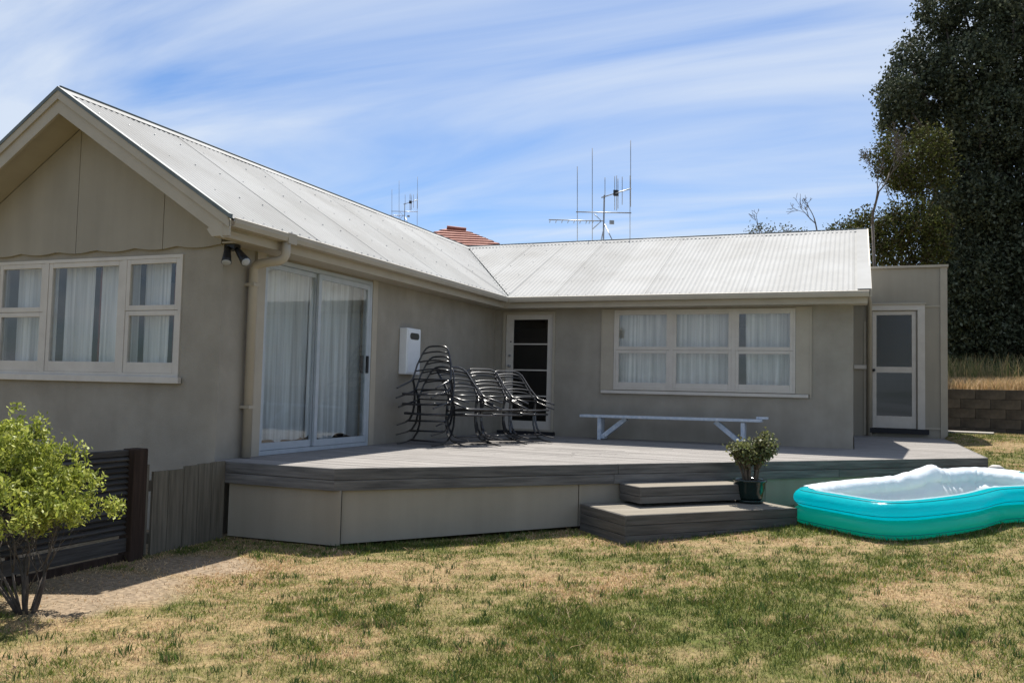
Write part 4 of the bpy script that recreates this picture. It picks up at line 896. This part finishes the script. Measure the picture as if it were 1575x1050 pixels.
def aerial(label, D, k, ox, oy, name='tv_aerial', base_drop=1.2):
    """aerial laid out from its elements' outline at its own distance; k scales, (ox, oy) is the mast foot"""
    P = lambda x, y, dz=0.: Vector(atd(ox+(x-928)*k, oy+(y-372)*k, D+dz))
    foot = P(928, 372); o = thing(name, label, 'aerial', foot-Vector((0, 0, base_drop)), 'roof aerials')
    mr = .022*k*D/18*1.0; er = .008*k*D/18
    MB().tube([foot-Vector((0, 0, base_drop)), foot, P(929.5, 300)], mr*.8, 8).build('mast', 'steel', o, True)
    MB().tube([P(930, 345), P(943, 372, -.3), P(947, 382, -.4)-Vector((0, 0, base_drop*.6))], mr*.5, 6).build('stay', 'steel', o, True); MB().tube([P(930, 345), P(924, 372, .3), P(922, 382, .4)-Vector((0, 0, base_drop*.6))], mr*.5, 6).build('stay', 'steel', o, True)
    b1 = MB().tube([P(886, 326), P(971, 327.5)], mr*.55, 6).build('boom', 'steel', o, True)
    for x, y0, y1 in ((888, 256, 372), (911, 228, 372), (969, 270, 372)): MB().tube([P(x, y0), P(x, y1)], er, 6).build('rod', 'steel', b1, True)
    b2 = MB().tube([P(925, 304), P(971, 290, -.25*k)], mr*.55, 6).build('boom', 'steel', o, True)
    for x, y0, y1, z in ((930.5, 273, 304, 0), (945.5, 271, 323, -.08), (948.5, 270, 324, -.1), (950.5, 275, 321, -.12), (957, 272, 315, -.16), (970, 216, 318, -.25)): MB().tube([P(x, y0, z*k), P(x, y1, z*k)], er, 6).build('rod', 'steel', b2, True)
    MB().obox(P(947.5, 297, -.1*k), tuple(np.array(rth)*.05*k*D/18), (0, .03, 0), (0, 0, .06*k*D/18)).build('junction_box', 'blackp', b2)
    b3 = MB().tube([P(844, 338), P(928, 340)], mr*.5, 6).build('boom', 'steel', o, True)
    for i in range(9):
        x = 846+i*9.3 if i < 6 else 897+(i-5)*5; y = 338+(x-844)/84*2
        p = P(x, y); MB().tube([p-Vector(fwh)*.16*k*D/18+Vector((0, 0, -.03*k)), p+Vector(fwh)*.16*k*D/18+Vector((0, 0, -.03*k))], er*.9, 5).build('director', 'steel', b3, True)
    MB().tube([P(912, 352), P(925, 340), P(914, 329)], mr*.45, 6).build('bracket', 'steel', o, True)
    MB().obox(P(941, 342), tuple(np.array(rth)*.045*k*D/18), (0, .02, 0), (0, 0, .04*k*D/18)).build('reflector', 'steel', o)
    return o
aerial('large roof aerial with tall vertical rods behind the back wing ridge', 18.4, 1.0, 928, 372)
aerial('small distant roof aerial with thin rods behind the near wing ridge', 37, .48, 622, 347, base_drop=.75)

# ------------------------------------------------------------------ lawn blades (stuff)
def inpoly(x, y, poly):
    ins = np.zeros(len(x), bool); n = len(poly); j = n-1
    for i in range(n):
        xi, yi = poly[i]; xj, yj = poly[j]
        c_ = ((yi > y) != (yj > y)) & (x < (xj-xi)*(y-yi)/(yj-yi+1e-12)+xi); ins ^= c_; j = i
    return ins
def lawn(n_target, seed):
    g = np.random.default_rng(seed); out_ = []
    tot = 0
    while tot < n_target:
        n = 400000; x = g.uniform(-1.5, 13, n); y = g.uniform(-12.6, 8.5, n)
        d = np.hypot(x-CAM[0], y-CAM[1]); keep = g.random(n) < np.clip((4.5/d)**1.5, .05, 1)
        keep &= (x > .12)|(y < -11.4)
        keep &= ~inpoly(x, y, poly) & (y < wall_y(x)-.15)
        uu = (x-K1[0])*DD[0]+(y-K1[1])*DD[1]; vv = (x-K1[0])*NN[0]+(y-K1[1])*NN[1]
        keep &= ~((uu > 2.5) & (uu < 4.68) & (vv < .93) & (vv > -.1))
        keep &= ~inpoly(uu-PU, vv-PV, [tuple(ctr[i]-outn[i]*.06) for i in range(0, NP, 4)])
        # in view, with margin
        P_ = np.stack([x-CAM[0], y-CAM[1], np.full(n, -.7)-CAM[2]], 1); zc = P_@fw; px = 787.5+F_PX*(P_@cr)/zc
        keep &= (zc > 1) & (px > -500) & (px < 2100) & ~((x > 5.7) & (x < 7.52) & (y > -.6))
        bb_ = bare_map(x[keep], y[keep]); kk = g.random(keep.sum()) > bb_*.86
        out_.append(np.stack([x[keep][kk], y[keep][kk]], 1)); tot += kk.sum()
    return np.concatenate(out_)[:n_target]
P2 = lawn(600000, 5); g = np.random.default_rng(6); n = len(P2); x, y = P2.T
s_ = straw_map(x, y); z = ground_z(x, y)-.012
bare_n = bare_map(x, y); isst = (bare_n > .3) | (g.random(n) < np.clip(.02+.95*(s_-.5)+.46, .08, .90))
edge = np.zeros(n, bool)
h = np.where(isst, g.uniform(.012, .032, n), g.uniform(.014, .036, n))*(1+.5*(1-s_)*(~isst)); tall = g.random(n) < .006; h = np.where(tall, h*2.2, h)
wd = g.uniform(.0022, .0045, n)*np.clip(np.hypot(x-CAM[0], y-CAM[1])/5, .9, 2.2)
a = g.uniform(0, 2*math.pi, n); lean = g.uniform(.2, 1.1, n)*h; la = g.uniform(0, 2*math.pi, n)
V = np.empty((n, 3, 3)); V[:, 0] = np.stack([x-np.cos(a)*wd, y-np.sin(a)*wd, z], 1); V[:, 1] = np.stack([x+np.cos(a)*wd, y+np.sin(a)*wd, z], 1); V[:, 2] = np.stack([x+np.cos(la)*lean, y+np.sin(la)*lean, z+h], 1)
gcol = np.array([[.14, .175, .03], [.105, .15, .028], [.19, .20, .042], [.065, .11, .03]])[g.integers(0, 4, n)]; scol = np.array([[.40, .285, .15], [.52, .385, .24], [.34, .225, .11], [.40, .265, .165]])[g.integers(0, 4, n)]
cc = np.where(isst[:, None], scol, gcol*(.62+.75*s_[:, None]))*g.uniform(.72, 1.42, (n, 1))*1.16
tag(link('lawn_grass', npmesh('lawn_grass', V.reshape(-1, 3), np.arange(3*n).reshape(n, 3), np.repeat(cc, 3, 0)), 'grassm'), 'short patchy green and straw coloured lawn grass', 'grass', kind='stuff')
# longer tufts against the pool, steps and skirting, and the dry bank grass
def tufts(pts, per, hmin, hmax, spread, cols, seed, wdt=.004, name='tall_grass', label='', lean=.5):
    g = np.random.default_rng(seed); P_ = np.repeat(np.asarray(pts, float), per, 0); n = len(P_); P_ = P_+np.stack([g.normal(size=n)*spread, g.normal(size=n)*spread, np.zeros(n)], 1)
    h = g.uniform(hmin, hmax, n); a = g.uniform(0, 6.283, n); la = g.uniform(0, 6.283, n); L_ = h*g.uniform(.1, lean, n); w_ = wdt*g.uniform(.6, 1.3, n)
    V = np.empty((n, 5, 3)); ex = np.stack([np.cos(a), np.sin(a), np.zeros(n)], 1)*w_[:, None]; ld = np.stack([np.cos(la), np.sin(la), np.zeros(n)], 1)
    mid = P_+ld*(L_*.3)[:, None]+np.array([0, 0, 1])*(h*.6)[:, None]; tip = P_+ld*L_[:, None]+np.array([0, 0, 1])*h[:, None]
    V[:, 0] = P_-ex; V[:, 1] = P_+ex; V[:, 2] = mid+ex*.7; V[:, 3] = mid-ex*.7; V[:, 4] = tip
    o = np.arange(n)[:, None]*5; F_ = np.concatenate([o+np.array([[0, 1, 2]]), o+np.array([[0, 2, 3]]), o+np.array([[3, 2, 4]])])
    cc = np.asarray(cols)[g.integers(0, len(cols), n)]*g.uniform(.7, 1.3, (n, 1))
    return tag(link(name, npmesh(name, V.reshape(-1, 3), F_, np.repeat(cc, 5, 0)), 'grassm'), label, 'grass', kind='stuff')
g = np.random.default_rng(12); pts = []
for i in range(NP):
    if ctr[i][1] > -.3:
        p = puv(*(ctr[i]+outn[i]*.012), 0); pts.append((p[0], p[1], float(ground_z(np.array(p[0]), np.array(p[1])))-.02))
for u in np.arange(0.05, 2.5, .05): p = UV(u, .02); pts.append((p[0], p[1], float(ground_z(np.array(p[0]), np.array(p[1])))-.03)) if g.random() < .6 else None
for u in np.arange(2.5, 4.65, .04): p = UV(u, .92); pts.append((p[0], p[1], float(ground_z(np.array(p[0]), np.array(p[1])))-.03)) if g.random() < .55 else None
for q in ((395, 848), (1280, 835), (1340, 838), (1250, 826), (985, 845), (1465, 985), (760, 985), (590, 950), (250, 1000), (1130, 960)):
    p = atz(*q, -.68); pts += [(p[0]+g.normal()*.04, p[1]+g.normal()*.04, float(ground_z(np.array(p[0]), np.array(p[1])))-.01) for _ in range(5)]
tufts(pts, 12, .03, .085, .025, [(.06, .11, .03), (.09, .14, .035), (.25, .2, .1)], 13, .004, 'edge_grass', 'longer grass blades along the pool, steps and skirting', .9)
LP = P2[g.integers(0, len(P2), 1500)]; LP = LP[bare_map(LP[:, 0], LP[:, 1]) < .2]
lz = ground_z(LP[:, 0], LP[:, 1])-.012; half = len(LP)//2
tufts(np.stack([LP[:half, 0], LP[:half, 1], lz[:half]], 1), 14, .03, .075, .022, [(.055, .10, .03), (.08, .13, .035), (.045, .08, .03)], 17, .0035, 'lawn_tufts', 'darker green tufts dotted through the lawn', 1.0)
tufts(np.stack([LP[half:, 0], LP[half:, 1], lz[half:]], 1), 11, .02, .055, .03, [(.48, .36, .22), (.40, .28, .16), (.20, .12, .07), (.13, .085, .06)], 18, .0035, 'dry_litter', 'dry straw clippings and dead leaves dotted through the lawn', 2.5)
xs = g.uniform(6.6, 16, 2600); ts = g.uniform(.18, 4.5, 2600)**1.0; pts = np.stack([xs, wall_y(xs)+ts, bank_z(xs, wall_y(xs)+ts)-.03], 1)
tufts(pts, 16, .12, .36, .07, [(.52, .37, .20), (.62, .45, .27), (.46, .31, .16), (.50, .35, .19), (.34, .27, .12)], 14, .007, 'bank_grass', 'long dry straw coloured grass on the bank above the block wall', .8)
xs = g.uniform(6.6, 16, 500); ts = g.uniform(2.2, 7, 500); pts = np.stack([xs, wall_y(xs)+ts, bank_z(xs, wall_y(xs)+ts)-.03], 1)
tufts(pts, 12, .35, .95, .10, [(.12, .14, .05), (.10, .12, .045), (.24, .2, .09), (.35, .27, .14)], 15, .009, 'bank_weeds', 'tall green and seeding weeds at the back of the dry bank', .5)
